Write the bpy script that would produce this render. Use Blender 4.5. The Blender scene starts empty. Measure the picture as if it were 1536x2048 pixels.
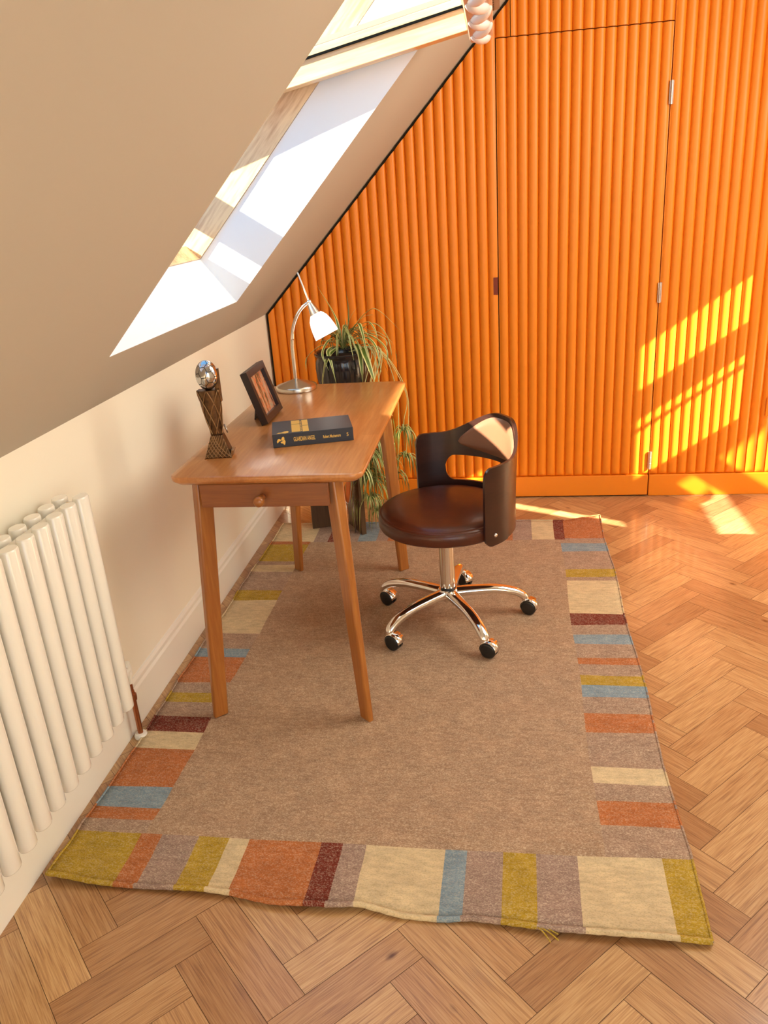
import bpy, bmesh, math, random
from math import sin, cos, pi, radians
from mathutils import Vector, Matrix

sc = bpy.context.scene
C = sc.collection
random.seed(7)

# ------------------------------------------------------------------ camera
yaw, pit, rol = 0.1589, 0.3771, -0.0718
F_ = Vector((-sin(yaw)*cos(pit), cos(yaw)*cos(pit), -sin(pit)))
R_ = Vector((cos(yaw), sin(yaw), 0)); U_ = R_.cross(F_)
R2 = cos(rol)*R_ + sin(rol)*U_; U2 = -sin(rol)*R_ + cos(rol)*U_
cam = bpy.data.objects.new('camera', bpy.data.cameras.new('camera')); C.objects.link(cam)
m = Matrix((R2, U2, -F_)).transposed().to_4x4(); m.translation = Vector((1.0543, -3.608, 1.3802))
cam.matrix_world = m
cam.data.sensor_fit = 'VERTICAL'; cam.data.sensor_height = 24; cam.data.lens = 1587.1/2048*24
cam.data.clip_start = 0.02
sc.camera = cam

# ------------------------------------------------------------------ light
sc.view_settings.view_transform = 'Standard'; sc.view_settings.look = 'None'
sc.view_settings.gamma = 1; sc.view_settings.exposure = 0.08
w = bpy.data.worlds.new('sky'); sc.world = w; w.use_nodes = True
bg = w.node_tree.nodes['Background']
bg.inputs['Color'].default_value = (0.20, 0.54, 1.0, 1); bg.inputs['Strength'].default_value = 1.75

def sun(name, d, e, col, ang):
    l = bpy.data.lights.new(name, 'SUN'); l.energy = e; l.color = col; l.angle = radians(ang)
    o = bpy.data.objects.new(name, l); C.objects.link(o)
    o.rotation_euler = Vector(d).to_track_quat('-Z', 'Y').to_euler(); return o
sun('sun', (1.97, 1, -1.28), 24, (1.0, 0.93, 0.78), 0.5)
sun('sun_off_side_mirror', (-1.97, 1, -1.28), 33, (1.0, 0.93, 0.72), 0.7)  # second sun added for the reflected patches; no mirror is modelled

def area(name, loc, d, sx, sy, e, col):
    l = bpy.data.lights.new(name, 'AREA'); l.shape = 'RECTANGLE'; l.size = sx; l.size_y = sy; l.energy = e; l.color = col
    o = bpy.data.objects.new(name, l); C.objects.link(o); o.location = loc
    o.rotation_euler = Vector(d).to_track_quat('-Z', 'Y').to_euler(); return o
area('rear_fill_light', (1.9, -5.12, 1.1), (-.15, 1, -.45), 1.7, 1.3, 14, (1.0, 0.93, 0.78))  # added soft fill lamp, set inside the room before the rear opening
area('right_fill_light', (2.72, -1.35, 1.75), (-1, -.1, -.6), 1.3, 2.2, 68, (1.0, 0.94, 0.80))  # added fill lamp high on the right; there is no rooflight behind it

# ------------------------------------------------------------------ materials
def mat(name, col=(1,1,1), rough=.5, metal=0, spec=.5, coat=0, emit=None, es=0, bump=None, vary=None, trans=0):
    M = bpy.data.materials.new(name); M.use_nodes = True
    nt = M.node_tree; N = nt.nodes; L = nt.links; b = N['Principled BSDF']
    b.inputs['Base Color'].default_value = (*col, 1); b.inputs['Roughness'].default_value = rough
    b.inputs['Metallic'].default_value = metal; b.inputs['Specular IOR Level'].default_value = spec
    b.inputs['Coat Weight'].default_value = coat; b.inputs['Coat Roughness'].default_value = .12
    if emit: b.inputs['Emission Color'].default_value = (*emit, 1); b.inputs['Emission Strength'].default_value = es
    if bump or vary:
        tc = N.new('ShaderNodeTexCoord')
    if vary:   # (scale, second colour, amount scale xyz)
        mp = N.new('ShaderNodeMapping'); mp.inputs['Scale'].default_value = vary[2]
        n = N.new('ShaderNodeTexNoise'); n.inputs['Scale'].default_value = vary[0]; n.inputs['Detail'].default_value = 5
        r = N.new('ShaderNodeValToRGB'); r.color_ramp.elements[0].position = .35; r.color_ramp.elements[1].position = .65
        r.color_ramp.elements[0].color = (*col, 1); r.color_ramp.elements[1].color = (*vary[1], 1)
        L.new(tc.outputs['Object'], mp.inputs['Vector']); L.new(mp.outputs[0], n.inputs['Vector']); L.new(n.outputs['Fac'], r.inputs[0])
        L.new(r.outputs[0], b.inputs['Base Color'])
    if bump:
        n = N.new('ShaderNodeTexNoise'); n.inputs['Scale'].default_value = bump[0]; n.inputs['Detail'].default_value = 4
        B = N.new('ShaderNodeBump'); B.inputs['Strength'].default_value = bump[1]; B.inputs['Distance'].default_value = .002
        L.new(tc.outputs['Object'], n.inputs['Vector']); L.new(n.outputs['Fac'], B.inputs['Height']); L.new(B.outputs[0], b.inputs['Normal'])
    return M

def wood(name, c1, c2, rough=.4, grain=(1,1,.08), scale=28, coat=0., rings=1.0, blocks=None, rot=None):
    M = mat(name, c1, rough, coat=coat); nt = M.node_tree; N = nt.nodes; L = nt.links; b = N['Principled BSDF']
    tc = N.new('ShaderNodeTexCoord'); mp = N.new('ShaderNodeMapping'); mp.inputs['Scale'].default_value = grain
    src = tc.outputs['Object']
    if rot:
        mr = N.new('ShaderNodeMapping'); mr.inputs['Rotation'].default_value = rot; L.new(src, mr.inputs['Vector']); src = mr.outputs[0]
    L.new(src, mp.inputs['Vector'])
    n1 = N.new('ShaderNodeTexNoise'); n1.inputs['Scale'].default_value = scale*.35; n1.inputs['Detail'].default_value = 3
    L.new(mp.outputs[0], n1.inputs['Vector'])
    mul = N.new('ShaderNodeMath'); mul.operation = 'MULTIPLY'; mul.inputs[1].default_value = 14*rings
    L.new(n1.outputs['Fac'], mul.inputs[0])
    sn = N.new('ShaderNodeMath'); sn.operation = 'SINE'; L.new(mul.outputs[0], sn.inputs[0])
    n2 = N.new('ShaderNodeTexNoise'); n2.inputs['Scale'].default_value = scale*5; n2.inputs['Detail'].default_value = 5
    L.new(mp.outputs[0], n2.inputs['Vector'])
    mx = N.new('ShaderNodeMath'); mx.operation = 'MULTIPLY_ADD'; mx.inputs[1].default_value = .22
    L.new(sn.outputs[0], mx.inputs[0]); L.new(n2.outputs['Fac'], mx.inputs[2])
    r = N.new('ShaderNodeValToRGB'); r.color_ramp.elements[0].position = .25; r.color_ramp.elements[1].position = .75
    r.color_ramp.elements[0].color = (*c2, 1); r.color_ramp.elements[1].color = (*c1, 1)
    L.new(mx.outputs[0], r.inputs[0]); out = r.outputs[0]
    if blocks:
        bt = N.new('ShaderNodeTexBrick'); bt.inputs['Scale'].default_value = 1
        bt.inputs['Brick Width'].default_value = blocks[0]; bt.inputs['Row Height'].default_value = blocks[1]; bt.inputs['Mortar Size'].default_value = 0
        bt.inputs['Color1'].default_value = (1, 1, 1, 1); bt.inputs['Color2'].default_value = (.72, .66, .6, 1)
        mp2 = N.new('ShaderNodeMapping'); mp2.inputs['Rotation'].default_value = (0, 0, pi/2)
        L.new(tc.outputs['Object'], mp2.inputs['Vector']); L.new(mp2.outputs[0], bt.inputs['Vector'])
        mm = N.new('ShaderNodeMix'); mm.data_type = 'RGBA'; mm.blend_type = 'MULTIPLY'; mm.inputs[0].default_value = .55
        L.new(out, mm.inputs[6]); L.new(bt.outputs['Color'], mm.inputs[7]); out = mm.outputs[2]
    L.new(out, b.inputs['Base Color'])
    B = N.new('ShaderNodeBump'); B.inputs['Strength'].default_value = .08; B.inputs['Distance'].default_value = .001
    L.new(n2.outputs['Fac'], B.inputs['Height']); L.new(B.outputs[0], b.inputs['Normal'])
    return M

def cloth(name, c, lk=(.62, .24)):
    """flat woven wool: base colour, light flecks of the warp, dark slubs"""
    M = mat(name, c, .95, spec=.1); nt = M.node_tree; N = nt.nodes; L = nt.links; b = N['Principled BSDF']
    tc = N.new('ShaderNodeTexCoord')
    mp = N.new('ShaderNodeMapping'); mp.inputs['Scale'].default_value = (1, 1.7, 1); mp.inputs['Rotation'].default_value = (0, 0, .12)
    L.new(tc.outputs['Object'], mp.inputs['Vector'])
    v = N.new('ShaderNodeTexVoronoi'); v.inputs['Scale'].default_value = 380; L.new(mp.outputs[0], v.inputs['Vector'])
    sep = N.new('ShaderNodeSeparateColor'); L.new(v.outputs['Color'], sep.inputs[0])
    r = N.new('ShaderNodeValToRGB'); e = r.color_ramp.elements
    lite = tuple(min(1, x*lk[0]+lk[1]*y) for x, y in zip(c, (1, .85, .62))); dark = tuple(x*.5 for x in c)
    e[0].position = 0; e[0].color = (*tuple(x*.78 for x in c), 1); e[1].position = 1; e[1].color = (*lite, 1)
    q = e.new(.55); q.color = (*c, 1); q = e.new(.78); q.color = (*tuple(a*.55+b_*.45 for a, b_ in zip(c, lite)), 1)
    L.new(sep.outputs[0], r.inputs[0])
    # slubs along the weft
    mp2 = N.new('ShaderNodeMapping'); mp2.inputs['Scale'].default_value = (30, 90, 1); L.new(tc.outputs['Object'], mp2.inputs['Vector'])
    n = N.new('ShaderNodeTexNoise'); n.inputs['Scale'].default_value = 1; n.inputs['Detail'].default_value = 3; L.new(mp2.outputs[0], n.inputs['Vector'])
    r2 = N.new('ShaderNodeValToRGB'); r2.color_ramp.elements[0].position = .3; r2.color_ramp.elements[0].color = (.62, .6, .6, 1)
    r2.color_ramp.elements[1].position = .62; r2.color_ramp.elements[1].color = (1.08, 1.08, 1.06, 1); L.new(n.outputs['Fac'], r2.inputs[0])
    mm = N.new('ShaderNodeMix'); mm.data_type = 'RGBA'; mm.blend_type = 'MULTIPLY'; mm.inputs[0].default_value = .45
    L.new(r.outputs[0], mm.inputs[6]); L.new(r2.outputs[0], mm.inputs[7]); L.new(mm.outputs[2], b.inputs['Base Color'])
    n3 = N.new('ShaderNodeTexNoise'); n3.inputs['Scale'].default_value = 17; n3.inputs['Detail'].default_value = 6; L.new(tc.outputs['Object'], n3.inputs['Vector'])
    r3 = N.new('ShaderNodeValToRGB'); r3.color_ramp.elements[0].position = .38; r3.color_ramp.elements[0].color = (.84, .83, .83, 1)
    r3.color_ramp.elements[1].position = .62; r3.color_ramp.elements[1].color = (1.1, 1.09, 1.06, 1); L.new(n3.outputs['Fac'], r3.inputs[0])
    m3 = N.new('ShaderNodeMix'); m3.data_type = 'RGBA'; m3.blend_type = 'MULTIPLY'; m3.inputs[0].default_value = .42
    L.new(mm.outputs[2], m3.inputs[6]); L.new(r3.outputs[0], m3.inputs[7]); L.new(m3.outputs[2], b.inputs['Base Color'])
    B = N.new('ShaderNodeBump'); B.inputs['Strength'].default_value = .5; B.inputs['Distance'].default_value = .002
    L.new(sep.outputs[0], B.inputs['Height']); L.new(B.outputs[0], b.inputs['Normal'])
    return M

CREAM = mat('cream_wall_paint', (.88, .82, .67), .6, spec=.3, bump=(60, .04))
CEIL = mat('cream_dimmed_ceiling', (.49, .435, .345), .85, spec=.2, bump=(50, .05))  # wall cream darkened: the ceiling's weaker light is put into the colour
WHITE = mat('white_reveal_paint', (.86, .86, .86), .6, spec=.3)
ORANGE = mat('orange_paint', (.84, .235, .010), .38, spec=.4)
GAPSHADOW = mat('gap_shadow', (.05, .04, .02), .9)  # shadow in the gaps round the panels, put into the backing's colour
PINE = wood('lacquered_pine', (.90, .62, .32), (.60, .29, .12), .3, (.09, 1, 1), 22, .4, 1.3, rot=(0, radians(45.95), 0))
PINES = wood('lacquered_pine_sash', (.95, .72, .42), (.80, .50, .24), .3, (.06, 1, 1), 22, .4, .8, rot=(0, radians(11), 0))
DESKTOP = wood('desk_top_wood', (.62, .27, .085), (.48, .175, .045), .3, (1, .07, 1), 30, .35, .5, (.35, .05))
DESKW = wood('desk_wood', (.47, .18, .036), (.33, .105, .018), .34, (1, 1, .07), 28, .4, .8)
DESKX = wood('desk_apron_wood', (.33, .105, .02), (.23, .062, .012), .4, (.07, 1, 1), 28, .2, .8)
WALNUT = wood('dark_walnut', (.115, .06, .025), (.07, .035, .015), .4, (1, 1, .08), 30, .2)
PLY = wood('dark_red_brown_veneer', (.035, .010, .006), (.02, .006, .004), .32, (.1, .1, 1), 30, .2)
PLYEDGE = mat('dark_veneer_edge', (.03, .01, .007), .3, coat=.5)
LEATHER = mat('cognac_leather', (.10, .022, .008), .33, spec=.5, coat=.12, vary=(7, (.055, .012, .006), (1, 1, 1)), bump=(260, .12))
PADL = mat('tan_leather_pad', (.24, .105, .055), .32, spec=.5, coat=.2, bump=(260, .1))
CHROME = mat('chrome', (.88, .87, .85), .06, 1)
BRUSH = mat('brushed_nickel', (.62, .56, .47), .24, 1)
BLACKP = mat('black_plastic', (.012, .012, .012), .35)
RADW = mat('gloss_white_radiator', (.86, .82, .72), .12, spec=.5, coat=.3)
SKIRT = mat('white_satin_skirting', (.84, .80, .70), .35, spec=.4)
COPPER = mat('copper_pipe', (.42, .16, .07), .3, .9)
BOOKC = mat('black_book_cloth', (.022, .023, .028), .42, spec=.5, bump=(500, .1))
PAGES = mat('book_pages', (.75, .66, .5), .9)
GOLD = mat('gold_foil', (.85, .52, .10), .35, .55)
FRAMEB = mat('black_brown_frame', (.028, .016, .013), .35, spec=.4)
BRONZE = mat('antique_bronze', (.15, .075, .028), .36, .75, vary=(60, (.07, .035, .015), (1, 1, 1)))
BRONZEL = mat('rubbed_bronze', (.30, .17, .075), .35, .8)
BALLM = mat('polished_ball_metal', (.55, .55, .56), .12, 1)
SEAM = mat('dark_seam', (.05, .04, .03), .5, .5)
POTM = mat('black_glazed_ceramic', (.011, .011, .012), .2, spec=.6, coat=.25)
SOIL = mat('potting_soil', (.03, .02, .012), 1)
LGREEN = mat('leaf_green', (.085, .155, .02), .45, vary=(30, (.15, .21, .03), (1, 1, 1)))
LCREAM = mat('leaf_cream_edge', (.70, .68, .28), .5)
GLASSW = mat('lit_opal_glass', (.95, .95, .92), .25, emit=(1, .98, .93), es=1.6)
STEEL = mat('hinge_steel', (.60, .52, .44), .3, .9)
RUBBERB = mat('black_gasket', (.006, .006, .006), .95, spec=.05)
WALUM = mat('white_lacquered_bar', (.92, .91, .89), .2, spec=.6, coat=.5)
PEACH = mat('peach_lacquer_profile', (.62, .36, .24), .35, coat=.3)
GREYA = mat('grey_aluminium_grille', (.36, .32, .26), .45, .4)
SLING = mat('orange_sling_cloth', (.66, .16, .03), .6)
ROOF = mat('roof_outside', (.12, .11, .11), .9)

def glass_mat():
    M = bpy.data.materials.new('window_glass'); M.use_nodes = True; nt = M.node_tree; N = nt.nodes; L = nt.links
    N.remove(N['Principled BSDF']); t = N.new('ShaderNodeBsdfTransparent'); t.inputs[0].default_value = (.93, .96, .95, 1)
    g = N.new('ShaderNodeBsdfGlossy'); g.inputs['Roughness'].default_value = .01
    mx = N.new('ShaderNodeMixShader')
    mx.inputs[0].default_value = .07; L.new(t.outputs[0], mx.inputs[1]); L.new(g.outputs[0], mx.inputs[2])
    L.new(mx.outputs[0], N['Material Output'].inputs['Surface']); return M
GLASS = glass_mat()

# ------------------------------------------------------------------ helpers
def link(name, bm, mats, parent=None, smooth=False, bevel=0, segs=2, sub=0, solid=0):
    me = bpy.data.meshes.new(name); bm.to_mesh(me); bm.free()
    for M in (mats if isinstance(mats, (list, tuple)) else [mats]): me.materials.append(M)
    o = bpy.data.objects.new(name, me); C.objects.link(o)
    if parent: o.parent = parent
    if smooth:
        for p in me.polygons: p.use_smooth = True
        if smooth != 'all': me.set_sharp_from_angle(angle=radians(44))
    if solid:
        md = o.modifiers.new('thickness', 'SOLIDIFY'); md.thickness = solid; md.offset = 0
    if bevel:
        md = o.modifiers.new('bevel', 'BEVEL'); md.width = bevel; md.segments = segs; md.limit_method = 'ANGLE'; md.angle_limit = radians(40)
        md.harden_normals = False
    if sub:
        md = o.modifiers.new('sub', 'SUBSURF'); md.levels = sub; md.render_levels = sub
    return o

def thing(name, label, cat, loc=(0, 0, 0), rz=0, group=None):
    o = bpy.data.objects.new(name, None); C.objects.link(o); o.empty_display_size = .1
    o.location = loc; o.rotation_euler = (0, 0, rz); o['label'] = label; o['category'] = cat
    if group: o['group'] = group
    return o
def struct(o): o['kind'] = 'structure'; return o

def box(bm, lo, hi, mi=0, M=None):
    xs = (lo[0], hi[0]); ys = (lo[1], hi[1]); zs = (lo[2], hi[2])
    v = [bm.verts.new(Vector((x, y, z))) for x in xs for y in ys for z in zs]
    if M is not None:
        for q in v: q.co = M @ q.co
    fs = []
    for idx in ((0, 1, 3, 2), (4, 6, 7, 5), (0, 4, 5, 1), (2, 3, 7, 6), (0, 2, 6, 4), (1, 5, 7, 3)):
        f = bm.faces.new([v[i] for i in idx]); f.material_index = mi; fs.append(f)
    return v
def hexa(bm, bot, top, mi=0):
    a = [bm.verts.new(Vector(p)) for p in bot]; b = [bm.verts.new(Vector(p)) for p in top]; n = len(a)
    bm.faces.new(a[::-1]).material_index = mi; bm.faces.new(b).material_index = mi
    for i in range(n): bm.faces.new((a[i], a[(i+1) % n], b[(i+1) % n], b[i])).material_index = mi
def lathe(bm, prof, n=40, M=None, mi=0, sx=1, sy=1):
    rings = []
    for r, z in prof:
        if r < 1e-6: rings.append([bm.verts.new((0, 0, z))])
        else: rings.append([bm.verts.new((r*sx*cos(2*pi*i/n), r*sy*sin(2*pi*i/n), z)) for i in range(n)])
    vs = [v for r in rings for v in r]
    for a, b in zip(rings, rings[1:]):
        for i in range(n):
            j = (i+1) % n
            if len(a) == 1 and len(b) == 1: continue
            if len(a) == 1: f = bm.faces.new((a[0], b[j], b[i]))
            elif len(b) == 1: f = bm.faces.new((a[i], a[j], b[0]))
            else: f = bm.faces.new((a[i], a[j], b[j], b[i]))
            f.material_index = mi
    if M is not None:
        for v in vs: v.co = M @ v.co
    bmesh.ops.recalc_face_normals(bm, faces=bm.faces[:])
def catmull(pts, k=8):
    P = [Vector(p) for p in pts]; P = [2*P[0]-P[1]] + P + [2*P[-1]-P[-2]]; out = []
    for i in range(1, len(P)-2):
        for j in range(k):
            t = j/k; a, b, c, d = P[i-1], P[i], P[i+1], P[i+2]
            out.append(.5*((2*b)+(-a+c)*t+(2*a-5*b+4*c-d)*t*t+(-a+3*b-3*c+d)*t**3))
    out.append(P[-2]); return out
def tube(bm, pts, rad, n=12, sq=(1, 1), mi=0, up=Vector((0, 0, 1))):
    pts = [Vector(p) for p in pts]; m_ = len(pts)
    if not hasattr(rad, '__len__'): rad = [rad]*m_
    rings = []; a = None
    for i, p in enumerate(pts):
        t = (pts[min(i+1, m_-1)] - pts[max(i-1, 0)]).normalized()
        a = (up if a is None else a)
        a = a - t*a.dot(t)
        if a.length < .05: a = Vector((1, 0, 0)) - t*t.x
        a.normalize(); b = t.cross(a)
        rings.append([bm.verts.new(p + rad[i]*(sq[0]*cos(2*pi*k/n)*b + sq[1]*sin(2*pi*k/n)*a)) for k in range(n)])
    for r, s in zip(rings, rings[1:]):
        for k in range(n): bm.faces.new((r[k], r[(k+1) % n], s[(k+1) % n], s[k])).material_index = mi
    bm.faces.new(rings[0][::-1]).material_index = mi; bm.faces.new(rings[-1]).material_index = mi
    bmesh.ops.recalc_face_normals(bm, faces=bm.faces[:])
def bmn(): return bmesh.new()
def ngon_prism(bm, pts, axis, a, b, mi=0):
    """pts: 2D outline; axis 'y' (x,z) or 'z' (x,y) or 'x' (y,z)"""
    f = {'y': lambda p, t: (p[0], t, p[1]), 'z': lambda p, t: (p[0], p[1], t), 'x': lambda p, t: (t, p[0], p[1])}[axis]
    hexa(bm, [f(p, a) for p in pts], [f(p, b) for p in pts], mi); bmesh.ops.recalc_face_normals(bm, faces=bm.faces[:])

# ------------------------------------------------------------------ room geometry
HK = 0.9256; TH = radians(45.95); CT, ST = cos(TH), sin(TH)
YB = -5.2; XR = 2.9; ZT = 2.55
NOUT = Vector((-ST, 0, CT)); SD = Vector((CT, 0, ST))
def sp(s, y, d=0): return Vector((0, 0, HK)) + SD*s + NOUT*d + Vector((0, y, 0))
STOP = (ZT-HK)/ST

# floor : herringbone parquet
def floor_mat():
    M = mat('oak_herringbone', (.5, .3, .15), .3, coat=.25); nt = M.node_tree; N = nt.nodes; L = nt.links; b = N['Principled BSDF']
    uv = N.new('ShaderNodeUVMap'); uv.uv_map = 'UVMap'; at = N.new('ShaderNodeAttribute'); at.attribute_name = 'plank'
    sep = N.new('ShaderNodeSeparateXYZ'); L.new(uv.outputs[0], sep.inputs[0])
    off = N.new('ShaderNodeMath'); off.operation = 'MULTIPLY'; off.inputs[1].default_value = 37; L.new(at.outputs['Fac'], off.inputs[0])
    cm = N.new('ShaderNodeCombineXYZ'); L.new(sep.outputs[0], cm.inputs[0]); L.new(sep.outputs[1], cm.inputs[1]); L.new(off.outputs[0], cm.inputs[2])
    mp = N.new('ShaderNodeMapping'); mp.inputs['Scale'].default_value = (2.2, 26, 1); L.new(cm.outputs[0], mp.inputs['Vector'])
    n = N.new('ShaderNodeTexNoise'); n.inputs['Scale'].default_value = 1; n.inputs['Detail'].default_value = 2; n.inputs['Roughness'].default_value = .4; L.new(mp.outputs[0], n.inputs['Vector'])
    mu = N.new('ShaderNodeMath'); mu.operation = 'MULTIPLY'; mu.inputs[1].default_value = 40; L.new(n.outputs['Fac'], mu.inputs[0])
    si = N.new('ShaderNodeMath'); si.operation = 'SINE'; L.new(mu.outputs[0], si.inputs[0])
    mp2 = N.new('ShaderNodeMapping'); mp2.inputs['Scale'].default_value = (14, 420, 1); L.new(cm.outputs[0], mp2.inputs['Vector'])
    n2 = N.new('ShaderNodeTexNoise'); n2.inputs['Scale'].default_value = 1; n2.inputs['Detail'].default_value = 4; L.new(mp2.outputs[0], n2.inputs['Vector'])
    a = N.new('ShaderNodeMath'); a.operation = 'MULTIPLY_ADD'; a.inputs[1].default_value = .05; L.new(si.outputs[0], a.inputs[0]); L.new(n2.outputs['Fac'], a.inputs[2])
    r = N.new('ShaderNodeValToRGB'); e = r.color_ramp.elements
    e[0].position = .30; e[0].color = (.31, .16, .078, 1); e[1].position = .66; e[1].color = (.54, .335, .168, 1); q = e.new(.47); q.color = (.45, .25, .112, 1)
    L.new(a.outputs[0], r.inputs[0])
    # knots
    mk = N.new('ShaderNodeMapping'); mk.inputs['Scale'].default_value = (5, 9, 1); L.new(cm.outputs[0], mk.inputs['Vector'])
    nk = N.new('ShaderNodeTexVoronoi'); nk.inputs['Scale'].default_value = 1; L.new(mk.outputs[0], nk.inputs['Vector'])
    rk = N.new('ShaderNodeValToRGB'); rk.color_ramp.elements[0].position = .02; rk.color_ramp.elements[0].color = (.22, .13, .08, 1)
    rk.color_ramp.elements[1].position = .09; rk.color_ramp.elements[1].color = (1, 1, 1, 1); L.new(nk.outputs['Distance'], rk.inputs[0])
    # per-plank tone
    tr = N.new('ShaderNodeValToRGB'); t = tr.color_ramp.elements
    t[0].position = 0; t[0].color = (.74, .64, .58, 1); t[1].position = 1; t[1].color = (1.22, 1.25, 1.2, 1); q = t.new(.3); q.color = (.95, .86, .80, 1); q = t.new(.7); q.color = (1.06, 1.06, 1.0, 1)
    L.new(at.outputs['Fac'], tr.inputs[0])
    def mult(x, y, f=1):
        mm = N.new('ShaderNodeMix'); mm.data_type = 'RGBA'; mm.blend_type = 'MULTIPLY'; mm.inputs[0].default_value = f
        L.new(x, mm.inputs[6]); L.new(y, mm.inputs[7]); return mm.outputs[2]
    out = mult(mult(r.outputs[0], tr.outputs[0]), rk.outputs[0], .8)
    L.new(out, b.inputs['Base Color'])
    B = N.new('ShaderNodeBump'); B.inputs['Strength'].default_value = .12; B.inputs['Distance'].default_value = .001
    L.new(n2.outputs['Fac'], B.inputs['Height']); L.new(B.outputs[0], b.inputs['Normal'])
    return M
FLOORM = floor_mat(); FGAP = mat('parquet_joint', (.10, .045, .02), .8)

def build_floor():
    W, LL = .0825, .303; g = .0006
    a = Vector((1, 1))/math.sqrt(2); b = Vector((-1, 1))/math.sqrt(2); O = Vector((1.534, -2.365))
    bm = bmn(); uvl = bm.loops.layers.uv.new('UVMap'); rows = []
    pl = bm.faces.layers.float.new('plank')
    for i in range(-5, 6):
        for k in range(-60, 70):
            base = (i*LL + k*W, -i*LL + k*W)
            rects = [((base[0], base[1], base[0]+LL, base[1]+W), 0), ((base[0]+LL, base[1]+W-LL, base[0]+LL+W, base[1]+W), 1)]
            for (a0, b0, a1, b1), typ in rects:
                c = O + a*(a0+a1)/2 + b*(b0+b1)/2
                if not (-.25 < c.x < XR+.25 and YB-.25 < c.y < .25): continue
                P = [O+a*x+b*y for x, y in ((a0+g, b0+g), (a1-g, b0+g), (a1-g, b1-g), (a0+g, b1-g))]
                uvs = [(0, 0), (LL, 0), (LL, W), (0, W)] if typ == 0 else [(0, 0), (0, W), (LL, W), (LL, 0)]
                vs = [bm.verts.new((p.x, p.y, 0)) for p in P]
                f = bm.faces.new(vs); f[pl] = random.random(); f.normal_update()
                for lp, u in zip(f.loops, uvs): lp[uvl].uv = u
    for co, no in (((-.06, 0, 0), (-1, 0, 0)), ((XR+.05, 0, 0), (1, 0, 0)), ((0, .05, 0), (0, 1, 0)), ((0, YB-.05, 0), (0, -1, 0))):
        bmesh.ops.bisect_plane(bm, geom=bm.verts[:]+bm.edges[:]+bm.faces[:], plane_co=co, plane_no=no, clear_outer=True)
    for v in box(bm, (-.06, YB-.05, -.06), (XR+.05, .05, -.0008), 1): pass
    o = link('floor', bm, [FLOORM, FGAP]); struct(o)
build_floor()

def holed(bm, us, vs, holes, P, mi=0):
    """grid of quads over us x vs, leaving out holes (u0,u1,v0,v1); P(u,v)->Vector"""
    us = sorted(set(list(us)+[h[i] for h in holes for i in (0, 1)])); vs = sorted(set(list(vs)+[h[i] for h in holes for i in (2, 3)]))
    cache = {}
    def V(u, v):
        if (u, v) not in cache: cache[(u, v)] = bm.verts.new(P(u, v))
        return cache[(u, v)]
    for u0, u1 in zip(us, us[1:]):
        for v0, v1 in zip(vs, vs[1:]):
            cu, cv = (u0+u1)/2, (v0+v1)/2
            if any(h[0] < cu < h[1] and h[2] < cv < h[3] for h in holes): continue
            bm.faces.new((V(u0, v0), V(u1, v0), V(u1, v1), V(u0, v1))).material_index = mi

# left knee wall
bm = bmn(); box(bm, (-.12, YB-.1, -.06), (-.010, .1, HK+.01)); struct(link('wall_left', bm, CREAM))
# rear wall (behind the camera) with a window opening
bm = bmn(); holed(bm, (-.1, XR+.1), (-.05, ZT+.1), [(1.05, 2.75, .4, 2.3)], lambda u, v: Vector((u, YB, v))); struct(link('wall_rear', bm, CREAM, solid=.02))
bm = bmn()
for lo, hi in (((1.05, YB-.03, .4), (2.75, YB+.03, .45)), ((1.05, YB-.03, 2.25), (2.75, YB+.03, 2.3)), ((1.05, YB-.03, .45), (1.1, YB+.03, 2.25)), ((2.7, YB-.03, .45), (2.75, YB+.03, 2.25)), ((1.88, YB-.03, .45), (1.93, YB+.03, 2.25))): box(bm, lo, hi)
struct(link('window_2', bm, SKIRT))
# right wall; invented slots shape the second sun into the patches
holes = [(-.633, -.406, .880, 1.106), (-.633, -.406, 1.126, 1.166), (-.633, -.406, 1.303, 1.498),
         (-1.05, -.985, .86, 1.40), (-1.58, -1.50, 1.86, 2.06), (-2.34, -1.90, 2.156, 2.18)]
bm = bmn(); holed(bm, (YB-.1, .1), (-.05, ZT+.1), holes, lambda u, v: Vector((XR, u, v))); struct(link('wall_right', bm, CREAM, solid=.012))
bm = bmn(); box(bm, (XR-.004, -.68, .82), (XR+.004, -.36, .87)); box(bm, (XR-.004, -.68, 1.505), (XR+.004, -.36, 1.54)); struct(link('sun_slot_trim', bm, SKIRT))  # trim bars added around the invented sun slots, not a known window
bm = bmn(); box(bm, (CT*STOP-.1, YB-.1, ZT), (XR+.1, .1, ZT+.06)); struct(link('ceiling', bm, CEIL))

# sloped ceiling with skylight opening (opening edges run slightly off square, as in the room)
S0, S1 = .205, 1.42
def yn(s): return -1.838 - .056*(s-.205)/.9
def yf(s): return -.843 - .072*(s-.205)/.9
D1 = .182
bm = bmn()
def q4(pts, mi=0):
    f = bm.faces.new([bm.verts.new(p) for p in pts]); f.material_index = mi
yo0, yo1 = YB-.1, .1
SM = -.03
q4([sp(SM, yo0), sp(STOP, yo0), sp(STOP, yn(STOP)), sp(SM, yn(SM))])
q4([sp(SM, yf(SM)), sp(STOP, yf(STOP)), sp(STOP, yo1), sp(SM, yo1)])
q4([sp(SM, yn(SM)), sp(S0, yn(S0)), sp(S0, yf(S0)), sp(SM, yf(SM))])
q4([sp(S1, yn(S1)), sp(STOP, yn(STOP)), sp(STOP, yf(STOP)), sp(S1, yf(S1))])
SB = .236
q4([sp(S0, yn(S0)), sp(SB, yn(S0), D1), sp(SB, yf(S0), D1), sp(S0, yf(S0))], 1)
q4([sp(S1, yn(S1)), sp(S1, yn(S1), D1), sp(S1, yf(S1), D1), sp(S1, yf(S1))], 1)
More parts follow.
